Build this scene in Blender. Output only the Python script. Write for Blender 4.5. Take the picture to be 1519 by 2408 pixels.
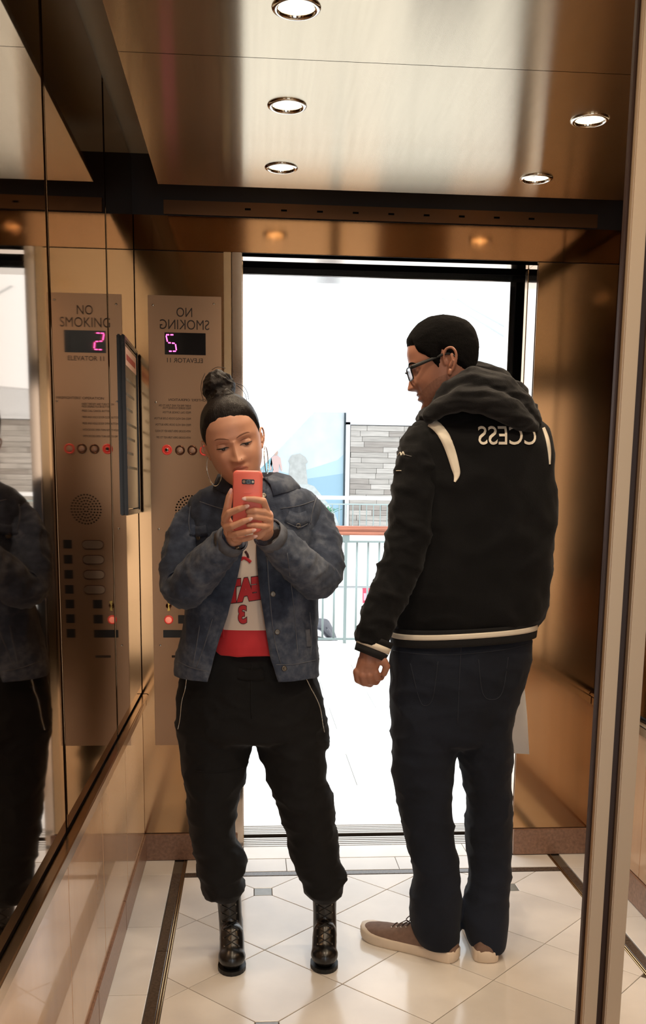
import bpy, bmesh, math, random
import numpy as np
from mathutils import Vector, Matrix, noise
from mathutils.bvhtree import BVHTree

for o in list(bpy.data.objects):
    bpy.data.objects.remove(o)
scene = bpy.context.scene
col = scene.collection
random.seed(7)

# ---------------------------------------------------------------- camera
FPX, CXP, CYP, CAMH = 2275.0, 760.0, 1535.0, 1.366
def _n(v): return v / np.linalg.norm(v)
_dY = _n(np.array([590 - CXP, 1154 - CYP, FPX]))
_dn = np.array([594.3 - CXP, 15407 - CYP, FPX]); _dn = _n(_dn - _dn.dot(_dY) * _dY)
_dX = np.cross(_dn, _dY)
RCAM = np.stack([_dX, _dY, -_dn], 1)            # world -> camera (x right, y down, z forward)
CAMPOS = np.array([0.0, 0.0, CAMH])
def ray(px, py): return RCAM.T @ np.array([px - CXP, py - CYP, FPX])
def P(px, py, Y):
    d = ray(px, py); return Vector(CAMPOS + d * (Y / d[1]))
def PF(px, py, Z=0.0):
    d = ray(px, py); return Vector(CAMPOS + d * ((Z - CAMH) / d[2]))
def proj(p):
    c = RCAM @ (np.array(p, float) - CAMPOS); return CXP + FPX * c[0] / c[2], CYP + FPX * c[1] / c[2]

cam_d = bpy.data.cameras.new('camera'); cam = bpy.data.objects.new('camera', cam_d); col.objects.link(cam)
cam_d.sensor_fit = 'VERTICAL'; cam_d.sensor_height = 36.0; cam_d.lens = FPX * 36.0 / 2408.0
cam_d.shift_y = (CYP - 1204.0) / 2408.0; cam_d.shift_x = -(CXP - 759.5) / 2408.0
cam_d.clip_start = 0.02; cam_d.clip_end = 300
_m = np.eye(4); _m[:3, :3] = RCAM.T @ np.diag([1, -1, -1]); _m[:3, 3] = CAMPOS
cam.matrix_world = Matrix(_m.tolist())
scene.camera = cam

# ---------------------------------------------------------------- world, exposure
world = bpy.data.worlds.new('world'); scene.world = world; world.use_nodes = True
bg = world.node_tree.nodes['Background']
bg.inputs[0].default_value = (0.93, 0.97, 1.0, 1); bg.inputs[1].default_value = 2.0
vs = scene.view_settings
vs.view_transform = 'Standard'; vs.look = 'None'; vs.exposure = 0.46; vs.gamma = 1.0; vs.use_curve_mapping = False
LAMP_W = 11

# ---------------------------------------------------------------- materials
def S(r, g, b):
    f = lambda c: (c / 255 / 12.92) if c / 255 <= 0.04045 else ((c / 255 + 0.055) / 1.055) ** 2.4
    return (f(r), f(g), f(b))
_mats = {}
def M(name, c=(0.5, 0.5, 0.5), rough=0.5, metal=0.0, var=0.0, vscale=8.0, bump=0.0, bscale=200.0, stretch=(1, 1, 1),
      aniso=0.0, tang=None, emit=None, estr=0.0, coat=0.0, sss=0.0, spec=0.5, alpha=1.0, sheen=0.0, var2=None, rvar=0.0, trans=0.0):
    if name in _mats: return _mats[name]
    m = bpy.data.materials.new(name); m.use_nodes = True
    nt = m.node_tree; b = nt.nodes['Principled BSDF']; L = nt.links.new
    b.inputs['Base Color'].default_value = (*c, 1); b.inputs['Roughness'].default_value = rough
    b.inputs['Metallic'].default_value = metal; b.inputs['Specular IOR Level'].default_value = spec
    b.inputs['Anisotropic'].default_value = aniso; b.inputs['Coat Weight'].default_value = coat
    b.inputs['Alpha'].default_value = alpha; b.inputs['Sheen Weight'].default_value = sheen
    b.inputs['Transmission Weight'].default_value = trans
    if sss:
        b.inputs['Subsurface Weight'].default_value = sss
        b.inputs['Subsurface Radius'].default_value = (0.012, 0.005, 0.003)
    if emit:
        b.inputs['Emission Color'].default_value = (*emit, 1); b.inputs['Emission Strength'].default_value = estr
    if tang:
        cx = nt.nodes.new('ShaderNodeCombineXYZ')
        for i in range(3): cx.inputs[i].default_value = tang[i]
        L(cx.outputs[0], b.inputs['Tangent'])
    def co():
        tc = nt.nodes.new('ShaderNodeTexCoord'); mp = nt.nodes.new('ShaderNodeMapping'); mp.inputs['Scale'].default_value = stretch
        L(tc.outputs['Object'], mp.inputs[0]); return mp.outputs[0]
    if var or rvar:
        v = co(); n = nt.nodes.new('ShaderNodeTexNoise'); n.inputs['Scale'].default_value = vscale; n.inputs['Detail'].default_value = 6
        L(v, n.inputs['Vector'])
        if var:
            r = nt.nodes.new('ShaderNodeValToRGB'); L(n.outputs['Fac'], r.inputs[0])
            c2 = var2 if var2 else tuple(min(1, x * (1 + var)) for x in c)
            c1 = tuple(x * (1 - var) for x in c) if not var2 else c
            r.color_ramp.elements[0].position = 0.3; r.color_ramp.elements[1].position = 0.7
            r.color_ramp.elements[0].color = (*c1, 1); r.color_ramp.elements[1].color = (*c2, 1)
            L(r.outputs[0], b.inputs['Base Color'])
        if rvar:
            mr = nt.nodes.new('ShaderNodeMapRange'); L(n.outputs['Fac'], mr.inputs[0])
            mr.inputs['To Min'].default_value = max(0, rough - rvar); mr.inputs['To Max'].default_value = rough + rvar
            L(mr.outputs[0], b.inputs['Roughness'])
    if bump:
        v = co(); n = nt.nodes.new('ShaderNodeTexNoise'); n.inputs['Scale'].default_value = bscale; n.inputs['Detail'].default_value = 4
        L(v, n.inputs['Vector']); bp = nt.nodes.new('ShaderNodeBump'); bp.inputs['Strength'].default_value = bump
        bp.inputs['Distance'].default_value = 0.002
        L(n.outputs['Fac'], bp.inputs['Height']); L(bp.outputs[0], b.inputs['Normal'])
    _mats[name] = m; return m

# ---------------------------------------------------------------- object helpers
def tag(o, label=None, cat=None, group=None, kind=None):
    if label: o['label'] = label
    if cat: o['category'] = cat
    if group: o['group'] = group
    if kind: o['kind'] = kind
    return o
def link(o, parent=None):
    col.objects.link(o)
    if parent is not None:
        o.parent = parent
        w = Vector((0, 0, 0)); q = parent
        while q is not None: w += q.location; q = q.parent
        o.matrix_parent_inverse = Matrix.Translation(-w)
        # nested parents carry their own inverse: undo only what is really applied
        off = Vector((0, 0, 0)); q = parent
        off = world_off(parent)
        o.matrix_parent_inverse = Matrix.Translation(-off)
    return o
def world_off(o):
    v = Vector(o.location)
    if o.parent is not None: v = v + o.matrix_parent_inverse.translation + world_off(o.parent)
    return v
def empty(name, loc=(0, 0, 0), label=None, cat=None, group=None, parent=None):
    e = bpy.data.objects.new(name, None); e.location = loc; e.empty_display_size = 0.05
    link(e, parent); return tag(e, label, cat, group)
def mesh_obj(name, verts, faces, mat, parent=None, smooth=False, kind=None):
    me = bpy.data.meshes.new(name); me.from_pydata([tuple(v) for v in verts], [], faces); me.update()
    bm = bmesh.new(); bm.from_mesh(me); bmesh.ops.recalc_face_normals(bm, faces=bm.faces); bm.to_mesh(me); bm.free()
    return finish(name, me, mat, parent, smooth, kind)
def finish(name, me, mat, parent=None, smooth=False, kind=None):
    if mat is not None:
        for mm in (mat if isinstance(mat, (list, tuple)) else [mat]): me.materials.append(mm)
    if smooth: me.polygons.foreach_set('use_smooth', [True] * len(me.polygons))
    o = bpy.data.objects.new(name, me); link(o, parent)
    if kind: o['kind'] = kind
    return o
class MB:
    def __init__(s): s.v = []; s.f = []
    def add(s, v, f):
        k = len(s.v); s.v += [Vector(x) for x in v]; s.f += [tuple(i + k for i in q) for q in f]; return s
    def box(s, x0, x1, y0, y1, z0, z1):
        v = [(x, y, z) for z in (z0, z1) for y in (y0, y1) for x in (x0, x1)]
        return s.add(v, [(0, 2, 3, 1), (4, 5, 7, 6), (0, 1, 5, 4), (2, 6, 7, 3), (0, 4, 6, 2), (1, 3, 7, 5)])
    def bbox(s, x0, x1, y0, y1, z0, z1, b=0.003):
        bm = bmesh.new(); bmesh.ops.create_cube(bm, size=1.0)
        for v in bm.verts: v.co = Vector(((x0 + x1) / 2 + v.co.x * (x1 - x0), (y0 + y1) / 2 + v.co.y * (y1 - y0), (z0 + z1) / 2 + v.co.z * (z1 - z0)))
        bmesh.ops.bevel(bm, geom=bm.edges[:], offset=b, segments=2, affect='EDGES')
        return s.bm(bm)
    def bm(s, bm, mtx=None):
        bm.verts.index_update(); vs_ = [(mtx @ v.co if mtx else v.co.copy()) for v in bm.verts]
        s.add(vs_, [tuple(v.index for v in f.verts) for f in bm.faces]); bm.free(); return s
    def prism(s, pts, axis, a, b):          # polygon of 2D pts extruded along an axis
        n = len(pts)
        def mk(p, t): return {'x': (t, p[0], p[1]), 'y': (p[0], t, p[1]), 'z': (p[0], p[1], t)}[axis]
        v = [mk(p, a) for p in pts] + [mk(p, b) for p in pts]
        f = [tuple(range(n))[::-1], tuple(range(n, 2 * n))] + [(i, (i + 1) % n, n + (i + 1) % n, n + i) for i in range(n)]
        return s.add(v, f)
    def lathe(s, prof, center, axis=(0, 0, 1), n=24, cap=True):       # prof: (r, h)
        q = Vector((0, 0, 1)).rotation_difference(Vector(axis)); c = Vector(center)
        k = len(s.v)
        for r, h in prof:
            for i in range(n):
                a = 2 * math.pi * i / n; s.v.append(c + q @ Vector((r * math.cos(a), r * math.sin(a), h)))
        for j in range(len(prof) - 1):
            for i in range(n):
                s.f.append((k + j * n + i, k + j * n + (i + 1) % n, k + (j + 1) * n + (i + 1) % n, k + (j + 1) * n + i))
        if cap: s.f.append(tuple(k + i for i in range(n))[::-1]); s.f.append(tuple(k + (len(prof) - 1) * n + i for i in range(n)))
        return s
    def tube(s, pts, rads, n=12, cap=True, sub=0, flat=None):
        pts = [Vector(p) for p in pts]
        if not hasattr(rads, '__len__'): rads = [rads] * len(pts)
        if sub: pts, rads = cat_rom(pts, rads, sub)
        k = len(s.v); up = None
        for i, p in enumerate(pts):
            t = (pts[min(i + 1, len(pts) - 1)] - pts[max(i - 1, 0)]).normalized()
            if up is None:
                up = Vector((0, 0, 1)) if abs(t.z) < 0.9 else Vector((0, 1, 0))
            up = (up - t * up.dot(t)).normalized(); sd = t.cross(up)
            r = rads[i]; ra, rb = (r if hasattr(r, '__len__') else (r, r))
            if flat: rb = rb * flat
            for j in range(n):
                a = 2 * math.pi * j / n; s.v.append(p + sd * (ra * math.cos(a)) + up * (rb * math.sin(a)))
        for i in range(len(pts) - 1):
            for j in range(n):
                s.f.append((k + i * n + j, k + i * n + (j + 1) % n, k + (i + 1) * n + (j + 1) % n, k + (i + 1) * n + j))
        if cap:
            s.f.append(tuple(k + j for j in range(n))[::-1]); s.f.append(tuple(k + (len(pts) - 1) * n + j for j in range(n)))
        return s
    def ell(s, c, r, rot=None, nu=16, nv=10):
        c = Vector(c); r = r if hasattr(r, '__len__') else (r, r, r); k = len(s.v)
        Q = rot if rot is not None else Matrix.Identity(3)
        s.v.append(c + Q @ Vector((0, 0, r[2])))
        for i in range(1, nv):
            ph = math.pi * i / nv
            for j in range(nu):
                a = 2 * math.pi * j / nu
                s.v.append(c + Q @ Vector((r[0] * math.sin(ph) * math.cos(a), r[1] * math.sin(ph) * math.sin(a), r[2] * math.cos(ph))))
        s.v.append(c - Q @ Vector((0, 0, r[2]))); e = len(s.v) - 1
        for j in range(nu): s.f.append((k, k + 1 + j, k + 1 + (j + 1) % nu)); s.f.append((e, k + 1 + (nv - 2) * nu + (j + 1) % nu, k + 1 + (nv - 2) * nu + j))
        for i in range(nv - 2):
            for j in range(nu):
                a = k + 1 + i * nu; s.f.append((a + j, a + nu + j, a + nu + (j + 1) % nu, a + (j + 1) % nu))
        return s
    def caps(s, p0, r0, p1, r1, n=12):        # tapered capsule (closed)
        s.tube([p0, p1], [r0, r1], n); s.ell(p0, r0, nu=n, nv=8); s.ell(p1, r1, nu=n, nv=8); return s
    def chain(s, pts, rads, n=12):
        for i in range(len(pts) - 1): s.caps(Vector(pts[i]), rads[i], Vector(pts[i + 1]), rads[i + 1], n)
        return s
    def build(s, name, mat, parent=None, smooth=False, kind=None): return mesh_obj(name, s.v, s.f, mat, parent, smooth, kind)
    def remesh(s, voxel, smooth_it=2, factor=0.5):          # union of closed pieces as one continuous surface -> Mesh
        me = bpy.data.meshes.new('tmp'); me.from_pydata([tuple(v) for v in s.v], [], s.f); me.update()
        bm = bmesh.new(); bm.from_mesh(me); bmesh.ops.recalc_face_normals(bm, faces=bm.faces); bm.to_mesh(me); bm.free()
        o = bpy.data.objects.new('tmp', me); col.objects.link(o)
        r = o.modifiers.new('r', 'REMESH'); r.mode = 'VOXEL'; r.voxel_size = voxel
        if smooth_it:
            q = o.modifiers.new('s', 'SMOOTH'); q.factor = factor; q.iterations = smooth_it
        dg = bpy.context.evaluated_depsgraph_get(); out = bpy.data.meshes.new_from_object(o.evaluated_get(dg))
        bpy.data.objects.remove(o); bpy.data.meshes.remove(me)
        return out
def cat_rom(pts, rads, sub):
    R = [np.atleast_1d(np.array(r, float)) for r in rads]; Pn = [np.array(p, float) for p in pts]
    op, orr = [], []
    n = len(Pn)
    for i in range(n - 1):
        i0, i3 = max(i - 1, 0), min(i + 2, n - 1)
        for k in range(sub):
            t = k / sub
            def cr(A): return 0.5 * ((2 * A[i]) + (A[i + 1] - A[i0]) * t + (2 * A[i0] - 5 * A[i] + 4 * A[i + 1] - A[i3]) * t * t + (3 * A[i] - A[i0] - 3 * A[i + 1] + A[i3]) * t ** 3)
            op.append(Vector(cr(Pn))); orr.append(cr(R))
    op.append(Vector(Pn[-1])); orr.append(R[-1])
    return op, [tuple(r) if len(r) > 1 else float(r[0]) for r in orr]
def smooth_rows(rows, sub=4):
    A = [np.array(r, float) for r in rows]; out = []; n = len(A)
    for i in range(n - 1):
        i0, i3 = max(i - 1, 0), min(i + 2, n - 1)
        for k in range(sub):
            t = k / sub
            v = 0.5 * ((2 * A[i]) + (A[i + 1] - A[i0]) * t + (2 * A[i0] - 5 * A[i] + 4 * A[i + 1] - A[i3]) * t * t + (3 * A[i] - A[i0] - 3 * A[i + 1] + A[i3]) * t ** 3)
            v[0] = A[i][0] * (1 - t) + A[i + 1][0] * t; out.append(v)
    out.append(A[-1]); return out
def silh(rows, n=48, expo=2.3, sub=4, capped=True, arc=None, grow=0.0):
    """horizontal rings fitted to an outline: row = (y, x_left, x_right, depth, half_thickness[, drop])"""
    vs_, fs = [], []
    rows = smooth_rows([tuple(r) + (0.0,) * (6 - len(r)) for r in rows], sub)
    for py, xl, xr, Y, ry, drop in rows:
        a, b = P(xl, py, Y), P(xr, py, Y); c = (a + b) / 2; rx = (b - a).length / 2 + grow; ry = ry + grow
        for j in range(n):
            th = 2 * math.pi * j / n; ct, st = math.cos(th), math.sin(th)
            x = math.copysign(abs(ct) ** (2 / expo), ct) * rx; y = math.copysign(abs(st) ** (2 / expo), st) * ry
            vs_.append(Vector((c.x + x, c.y + y, c.z - drop * x / max(rx, 1e-4))))
    R = len(rows)
    for i in range(R - 1):
        for j in range(n): fs.append((i * n + j, i * n + (j + 1) % n, (i + 1) * n + (j + 1) % n, (i + 1) * n + j))
    if capped: fs.append(tuple(range(n))); fs.append(tuple((R - 1) * n + j for j in range(n)))
    return vs_, fs
def wrinkle(me, amp, scale, stretch=(1, 1, 1), seed=0.0, ridged=True, mask=None, sharp=False):
    me.update()
    nor = [v.normal.copy() for v in me.vertices]
    for v, nn in zip(me.vertices, nor):
        p = Vector((v.co.x * stretch[0], v.co.y * stretch[1], v.co.z * stretch[2])) * scale + Vector((seed, seed * 1.7, -seed))
        d = noise.noise(p)
        if ridged: d = 0.5 - abs(d) * 1.6
        if sharp:
            d = (1 - min(1, abs(noise.noise(p)) * 2.4)) ** 2 + 0.6 * (1 - min(1, abs(noise.noise(p * 1.9 + Vector((2, 7, 4)))) * 2.4)) ** 2 - 0.5
        d += 0.4 * noise.noise(p * 2.3 + Vector((5, 3, 1)))
        v.co += nn * (amp * d * (mask(v.co) if mask else 1.0))
    me.update()
def bvh_of(*obs):
    v, f = [], []
    for o in obs:
        k = len(v); off = world_off(o); v += [x.co + off for x in o.data.vertices]; f += [tuple(i + k for i in p.vertices) for p in o.data.polygons]
    return BVHTree.FromPolygons(v, f)
def hit(bvh, px, py, off=0.0015):
    d = Vector(ray(px, py)).normalized(); loc, nor, i, dist = bvh.ray_cast(Vector(CAMPOS), d)
    if loc is None: return None, None
    if nor.dot(d) > 0: nor = -nor
    return loc + nor * off, nor
def ribbon(bvh, pts, w, name, mat, parent, off=0.002, sub=8, depth=0.0015, wob=0.0, horiz=False):
    """strip following an outline over a surface, with thickness"""
    pp, ww = cat_rom([Vector((x, y, 0)) for x, y in pts], w if hasattr(w, '__len__') else [w] * len(pts), sub)
    rows = []
    for i, p in enumerate(pp):
        t = (pp[min(i + 1, len(pp) - 1)] - pp[max(i - 1, 0)]).normalized(); q = Vector((-t.y, t.x, 0))
        if horiz: q = Vector((1, 0, 0))
        a = []
        for s in (-1, -0.33, 0.33, 1):
            h, nn = hit(bvh, p.x + q.x * ww[i] * s / 2, p.y + q.y * ww[i] * s / 2, off)
            a.append((h, nn))
        if any(h is None for h, _ in a): continue
        rows.append(a)
    if len(rows) < 2: return None
    v, f = [], []
    for a in rows:
        for h, nn in a: v.append(h)
        for h, nn in a: v.append(h - nn * (off + depth))
    for i in range(len(rows) - 1):
        b = i * 8; c = b + 8
        for j in range(3): f.append((b + j, b + j + 1, c + j + 1, c + j))
        f.append((b + 0, c + 0, c + 4, b + 4)); f.append((b + 3, b + 7, c + 7, c + 3))
    return mesh_obj(name, v, f, mat, parent, True)
def seam(bvh, pts, r, name, mat, parent, off=0.0005, sub=6, closed=False):
    pp, _ = cat_rom([Vector((x, y, 0)) for x, y in pts], [1] * len(pts), sub)
    q = [hit(bvh, p.x, p.y, off)[0] for p in pp]; q = [x for x in q if x is not None]
    if len(q) < 2: return None
    return MB().tube(q, r, 6).build(name, mat, parent, True)
def disc_on(bvh, px, py, r, h, name, mat, parent, prof=None):
    p, nn = hit(bvh, px, py, 0.0)
    if p is None: return None
    pr = prof or [(r * 0.2, -0.003), (r, -0.003), (r, h * 0.6), (r * 0.85, h), (r * 0.55, h * 0.8), (0.0005, h * 0.8)]
    return MB().lathe(pr, p, nn, 16).build(name, mat, parent, True)
def text_mesh(s, size, bold=0.0, align='CENTER', extr=0.0, subdiv=0):
    c = bpy.data.curves.new('t', 'FONT'); c.body = s; c.size = size; c.align_x = align; c.align_y = 'CENTER'; c.offset = bold; c.extrude = extr
    c.resolution_u = 4
    o = bpy.data.objects.new('t', c); col.objects.link(o); dg = bpy.context.evaluated_depsgraph_get()
    me = bpy.data.meshes.new_from_object(o.evaluated_get(dg)); bpy.data.objects.remove(o)
    bm = bmesh.new(); bm.from_mesh(me)
    if subdiv:
        bmesh.ops.triangulate(bm, faces=bm.faces)
        for _ in range(subdiv): bmesh.ops.subdivide_edges(bm, edges=bm.edges[:], cuts=1)
        bmesh.ops.triangulate(bm, faces=bm.faces)
    v = [x.co.copy() for x in bm.verts]; bm.verts.index_update(); f = [tuple(q.index for q in p.verts) for p in bm.faces]; bm.free()
    return v, f

def denim_mat(name, dark, mid, light, seed=0.0):
    m = M(name, mid, 0.85, 0, bump=0.35, bscale=420, sheen=0.1, spec=0.3)
    nt = m.node_tree; b = nt.nodes['Principled BSDF']; L = nt.links.new
    tc = nt.nodes.new('ShaderNodeTexCoord'); mp = nt.nodes.new('ShaderNodeMapping'); mp.inputs['Location'].default_value = (seed, seed, seed); L(tc.outputs['Object'], mp.inputs[0])
    n1 = nt.nodes.new('ShaderNodeTexNoise'); n1.inputs['Scale'].default_value = 7; n1.inputs['Detail'].default_value = 5; n1.inputs['Distortion'].default_value = 0.6; L(mp.outputs[0], n1.inputs['Vector'])
    n2 = nt.nodes.new('ShaderNodeTexNoise'); n2.inputs['Scale'].default_value = 55; n2.inputs['Detail'].default_value = 8; L(mp.outputs[0], n2.inputs['Vector'])
    ad = nt.nodes.new('ShaderNodeMath'); ad.operation = 'MULTIPLY_ADD'; L(n2.outputs['Fac'], ad.inputs[0]); ad.inputs[1].default_value = 0.45; L(n1.outputs['Fac'], ad.inputs[2])
    r = nt.nodes.new('ShaderNodeValToRGB'); L(ad.outputs[0], r.inputs[0]); e = r.color_ramp.elements
    e[0].position = 0.52; e[0].color = (*dark, 1); e[1].position = 0.96; e[1].color = (*light, 1); k = e.new(0.74); k.color = (*mid, 1)
    L(r.outputs[0], b.inputs['Base Color']); return m
# ================================================================ THE SETTING
YF, XL, XR, ZC, YM, YB = 3.48, -0.402, 1.30, 2.32, 1.20, -1.08
DX0, DX1, DZ = -0.030, 0.998, 2.165
bronze = M('polished_bronze', S(160, 132, 102), 0.03, 1.0, rvar=0.012, vscale=3)
bronze_front = M('polished_bronze_front', S(184, 146, 106), 0.11, 1.0, rvar=0.02, vscale=3)
bronze_satin = M('satin_bronze', S(176, 130, 90), 0.09, 1.0, aniso=0.8, tang=(0, 0, 1))
trim_metal = M('mirror_trim_metal', S(206, 180, 150), 0.42, 0.35)
rail_metal = M('bumper_rail_metal', S(190, 158, 120), 0.2, 1.0)
jamb_metal = M('jamb_polished_metal', S(215, 195, 175), 0.09, 1.0)
ceil_metal = M('brushed_ceiling_metal', S(208, 194, 170), 0.21, 1.0, aniso=1.0, tang=(0, 1, 0), var=0.04, vscale=2, stretch=(60, 1, 1))
lam = M('glossy_laminate', S(208, 172, 140), 0.16, 0.0, var=0.12, vscale=4, stretch=(1, 1.5, 0.35), coat=0.6)
granite = M('pink_granite', S(142, 108, 88), 0.3, 0, var=0.25, vscale=90)
black = M('gap_black', S(5, 4, 4), 0.8, spec=0.1)
dark_joint = M('dark_joint', S(34, 22, 14), 0.5)
grout = M('grout', S(92, 80, 68), 0.8)
tile_m = [M('cream_tile_%d' % i, S(230 + d, 225 + d, 218 + d), 0.15, 0, var=0.07, vscale=5, bump=0.04, bscale=9) for i, d in enumerate((-5, 0, 5))]
insert_m = M('grey_insert_tile', S(128, 130, 124), 0.25, 0, var=0.1, vscale=40)
strip_m = M('dark_granite_strip', S(78, 66, 56), 0.25, 0, var=0.35, vscale=120)
brass_line = M('brass_inlay', S(196, 168, 122), 0.25, 1.0)

# ---- floor with every tile as a piece of its own
floor = tag(MB().box(XL - 0.05, XR + 0.05, YB, 3.60, -0.08, -0.006).build('floor', grout), kind='structure')
def clip_poly(poly, x0, x1, y0, y1):
    def cl(pl, ins, inter):
        out = []
        for i in range(len(pl)):
            a, b = pl[i - 1], pl[i]
            if ins(b):
                if not ins(a): out.append(inter(a, b))
                out.append(b)
            elif ins(a): out.append(inter(a, b))
        return out
    for ax, lim, sg in ((0, x0, 1), (0, x1, -1), (1, y0, 1), (1, y1, -1)):
        def ins(p, ax=ax, lim=lim, sg=sg): return sg * (p[ax] - lim) >= -1e-9
        def inter(a, b, ax=ax, lim=lim):
            t = (lim - a[ax]) / (b[ax] - a[ax]); return (a[0] + (b[0] - a[0]) * t, a[1] + (b[1] - a[1]) * t)
        if poly: poly = cl(poly, ins, inter)
    return poly
def inset(poly, g):
    c = (sum(p[0] for p in poly) / len(poly), sum(p[1] for p in poly) / len(poly)); n = len(poly); out = []
    for i in range(n):
        a, b, d = poly[i - 1], poly[i], poly[(i + 1) % n]
        def off(p, q):
            l = math.hypot(q[0] - p[0], q[1] - p[1]); nx, ny = -(q[1] - p[1]) / l, (q[0] - p[0]) / l
            return nx, ny
        n1, n2 = off(a, b), off(b, d); k = 1 + n1[0] * n2[0] + n1[1] * n2[1]
        out.append((b[0] + g * (n1[0] + n2[0]) / k, b[1] + g * (n1[1] + n2[1]) / k))
    return out
def dedup(poly):
    o = []
    for p in poly:
        if not o or math.hypot(p[0] - o[-1][0], p[1] - o[-1][1]) > 0.004: o.append(p)
    if len(o) > 1 and math.hypot(o[0][0] - o[-1][0], o[0][1] - o[-1][1]) < 0.004: o.pop()
    return o
def area(p): return 0.5 * sum(p[i - 1][0] * p[i][1] - p[i][0] * p[i - 1][1] for i in range(len(p)))
def tile(poly, mat, name='tile', par=None, g=0.0011, z0=-0.02, z1=0.0, dz=0.0):
    poly = dedup(poly)
    if len(poly) < 3: return
    if area(poly) < 0: poly = poly[::-1]
    if area(poly) < 0.0006: return
    q = inset(poly, g); q2 = inset(poly, g + 0.0012); n = len(q)
    v = [(x, y, z0) for x, y in q] + [(x, y, z1 - 0.0008 + dz) for x, y in q] + [(x, y, z1 + dz) for x, y in q2]
    f = [tuple(2 * n + i for i in range(n))]
    for i in range(n):
        j = (i + 1) % n; f += [(i, j, n + j, n + i), (n + i, n + j, 2 * n + j, 2 * n + i)]
    return mesh_obj(name, v, f, mat, par or floor)
A = 0.2155                       # half diagonal of a 305 mm tile
OX, OY = 0.041, 3.167            # one grey insert
FX0, FX1, FY0, FY1 = -0.238, 1.137, 0.2, 3.305
ins_r = 0.031
for i in range(-3, 10):
    for j in range(-16, 4):
        if (i + j) % 2 == 0: continue
        cx, cy = OX + i * A, OY + j * A      # tile centres sit between crossings
        pts = []
        for dx, dy in ((A, 0), (0, A), (-A, 0), (0, -A)):
            vi, vj = i + (dx > 0) - (dx < 0), j + (dy > 0) - (dy < 0)
            if vi % 4 == 0 and vj % 4 == 0:   # corner cut by a grey insert
                s = ins_r
                if dx: pts += [(cx + dx - math.copysign(s, dx), cy - math.copysign(s, dx)), (cx + dx - math.copysign(s, dx), cy + math.copysign(s, dx))]
                else: pts += [(cx + math.copysign(s, dy), cy + dy - math.copysign(s, dy)), (cx - math.copysign(s, dy), cy + dy - math.copysign(s, dy))]
            else: pts.append((cx + dx, cy + dy))
        pl = clip_poly(pts, FX0, FX1, FY0, FY1)
        if len(pl) >= 3: tile(pl, tile_m[(i * 7 + j * 3) % 3])
for i in range(-4, 10, 4):
    for j in range(-16, 4, 4):
        cx, cy = OX + i * A, OY + j * A
        pl = clip_poly([(cx - ins_r, cy - ins_r), (cx + ins_r, cy - ins_r), (cx + ins_r, cy + ins_r), (cx - ins_r, cy + ins_r)], FX0, FX1, FY0, FY1)
        if len(pl) >= 3: tile(pl, insert_m, 'insert_tile')
rect = lambda x0, x1, y0, y1: [(x0, y0), (x1, y0), (x1, y1), (x0, y1)]
for x0, x1 in ((-0.281, -0.250), (1.149, 1.180)):
    y = 3.345
    for k in range(6): tile(rect(x0, x1, y - 0.6, y), strip_m, 'border_strip'); y -= 0.6
for x0, x1 in ((-0.250, -0.246), (-0.243, -0.239), (1.138, 1.142), (1.145, 1.149)):
    tile(rect(x0, x1, 0.0, 3.48), brass_line, 'brass_strip', g=0.0002)
for k in range(3): tile(rect(-0.238 + k * 0.4583, -0.238 + (k + 1) * 0.4583, 3.309, 3.345), strip_m, 'border_strip')
for sgn, x0, x1 in ((-1, XL, -0.283), (1, 1.182, XR)):
    y = 3.33
    tile(rect(x0, x1, 3.33, 3.48), tile_m[1], 'border_tile')
    for k in range(8): tile(rect(x0, x1, y - 0.42, y), tile_m[k % 3], 'border_tile'); y -= 0.42
xs0 = [-0.238, 0.13, 0.545, 0.95, 1.137]
for a, b in zip(xs0[:-1], xs0[1:]): tile(rect(a, b, 3.347, 3.470), tile_m[0], 'threshold_tile')
xs1 = [-0.03, 0.150, 0.335, 0.62, 0.83, 0.998]
for a, b in zip(xs1[:-1], xs1[1:]): tile(rect(a, b, 3.472, 3.598), tile_m[2], 'threshold_tile')

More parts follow.
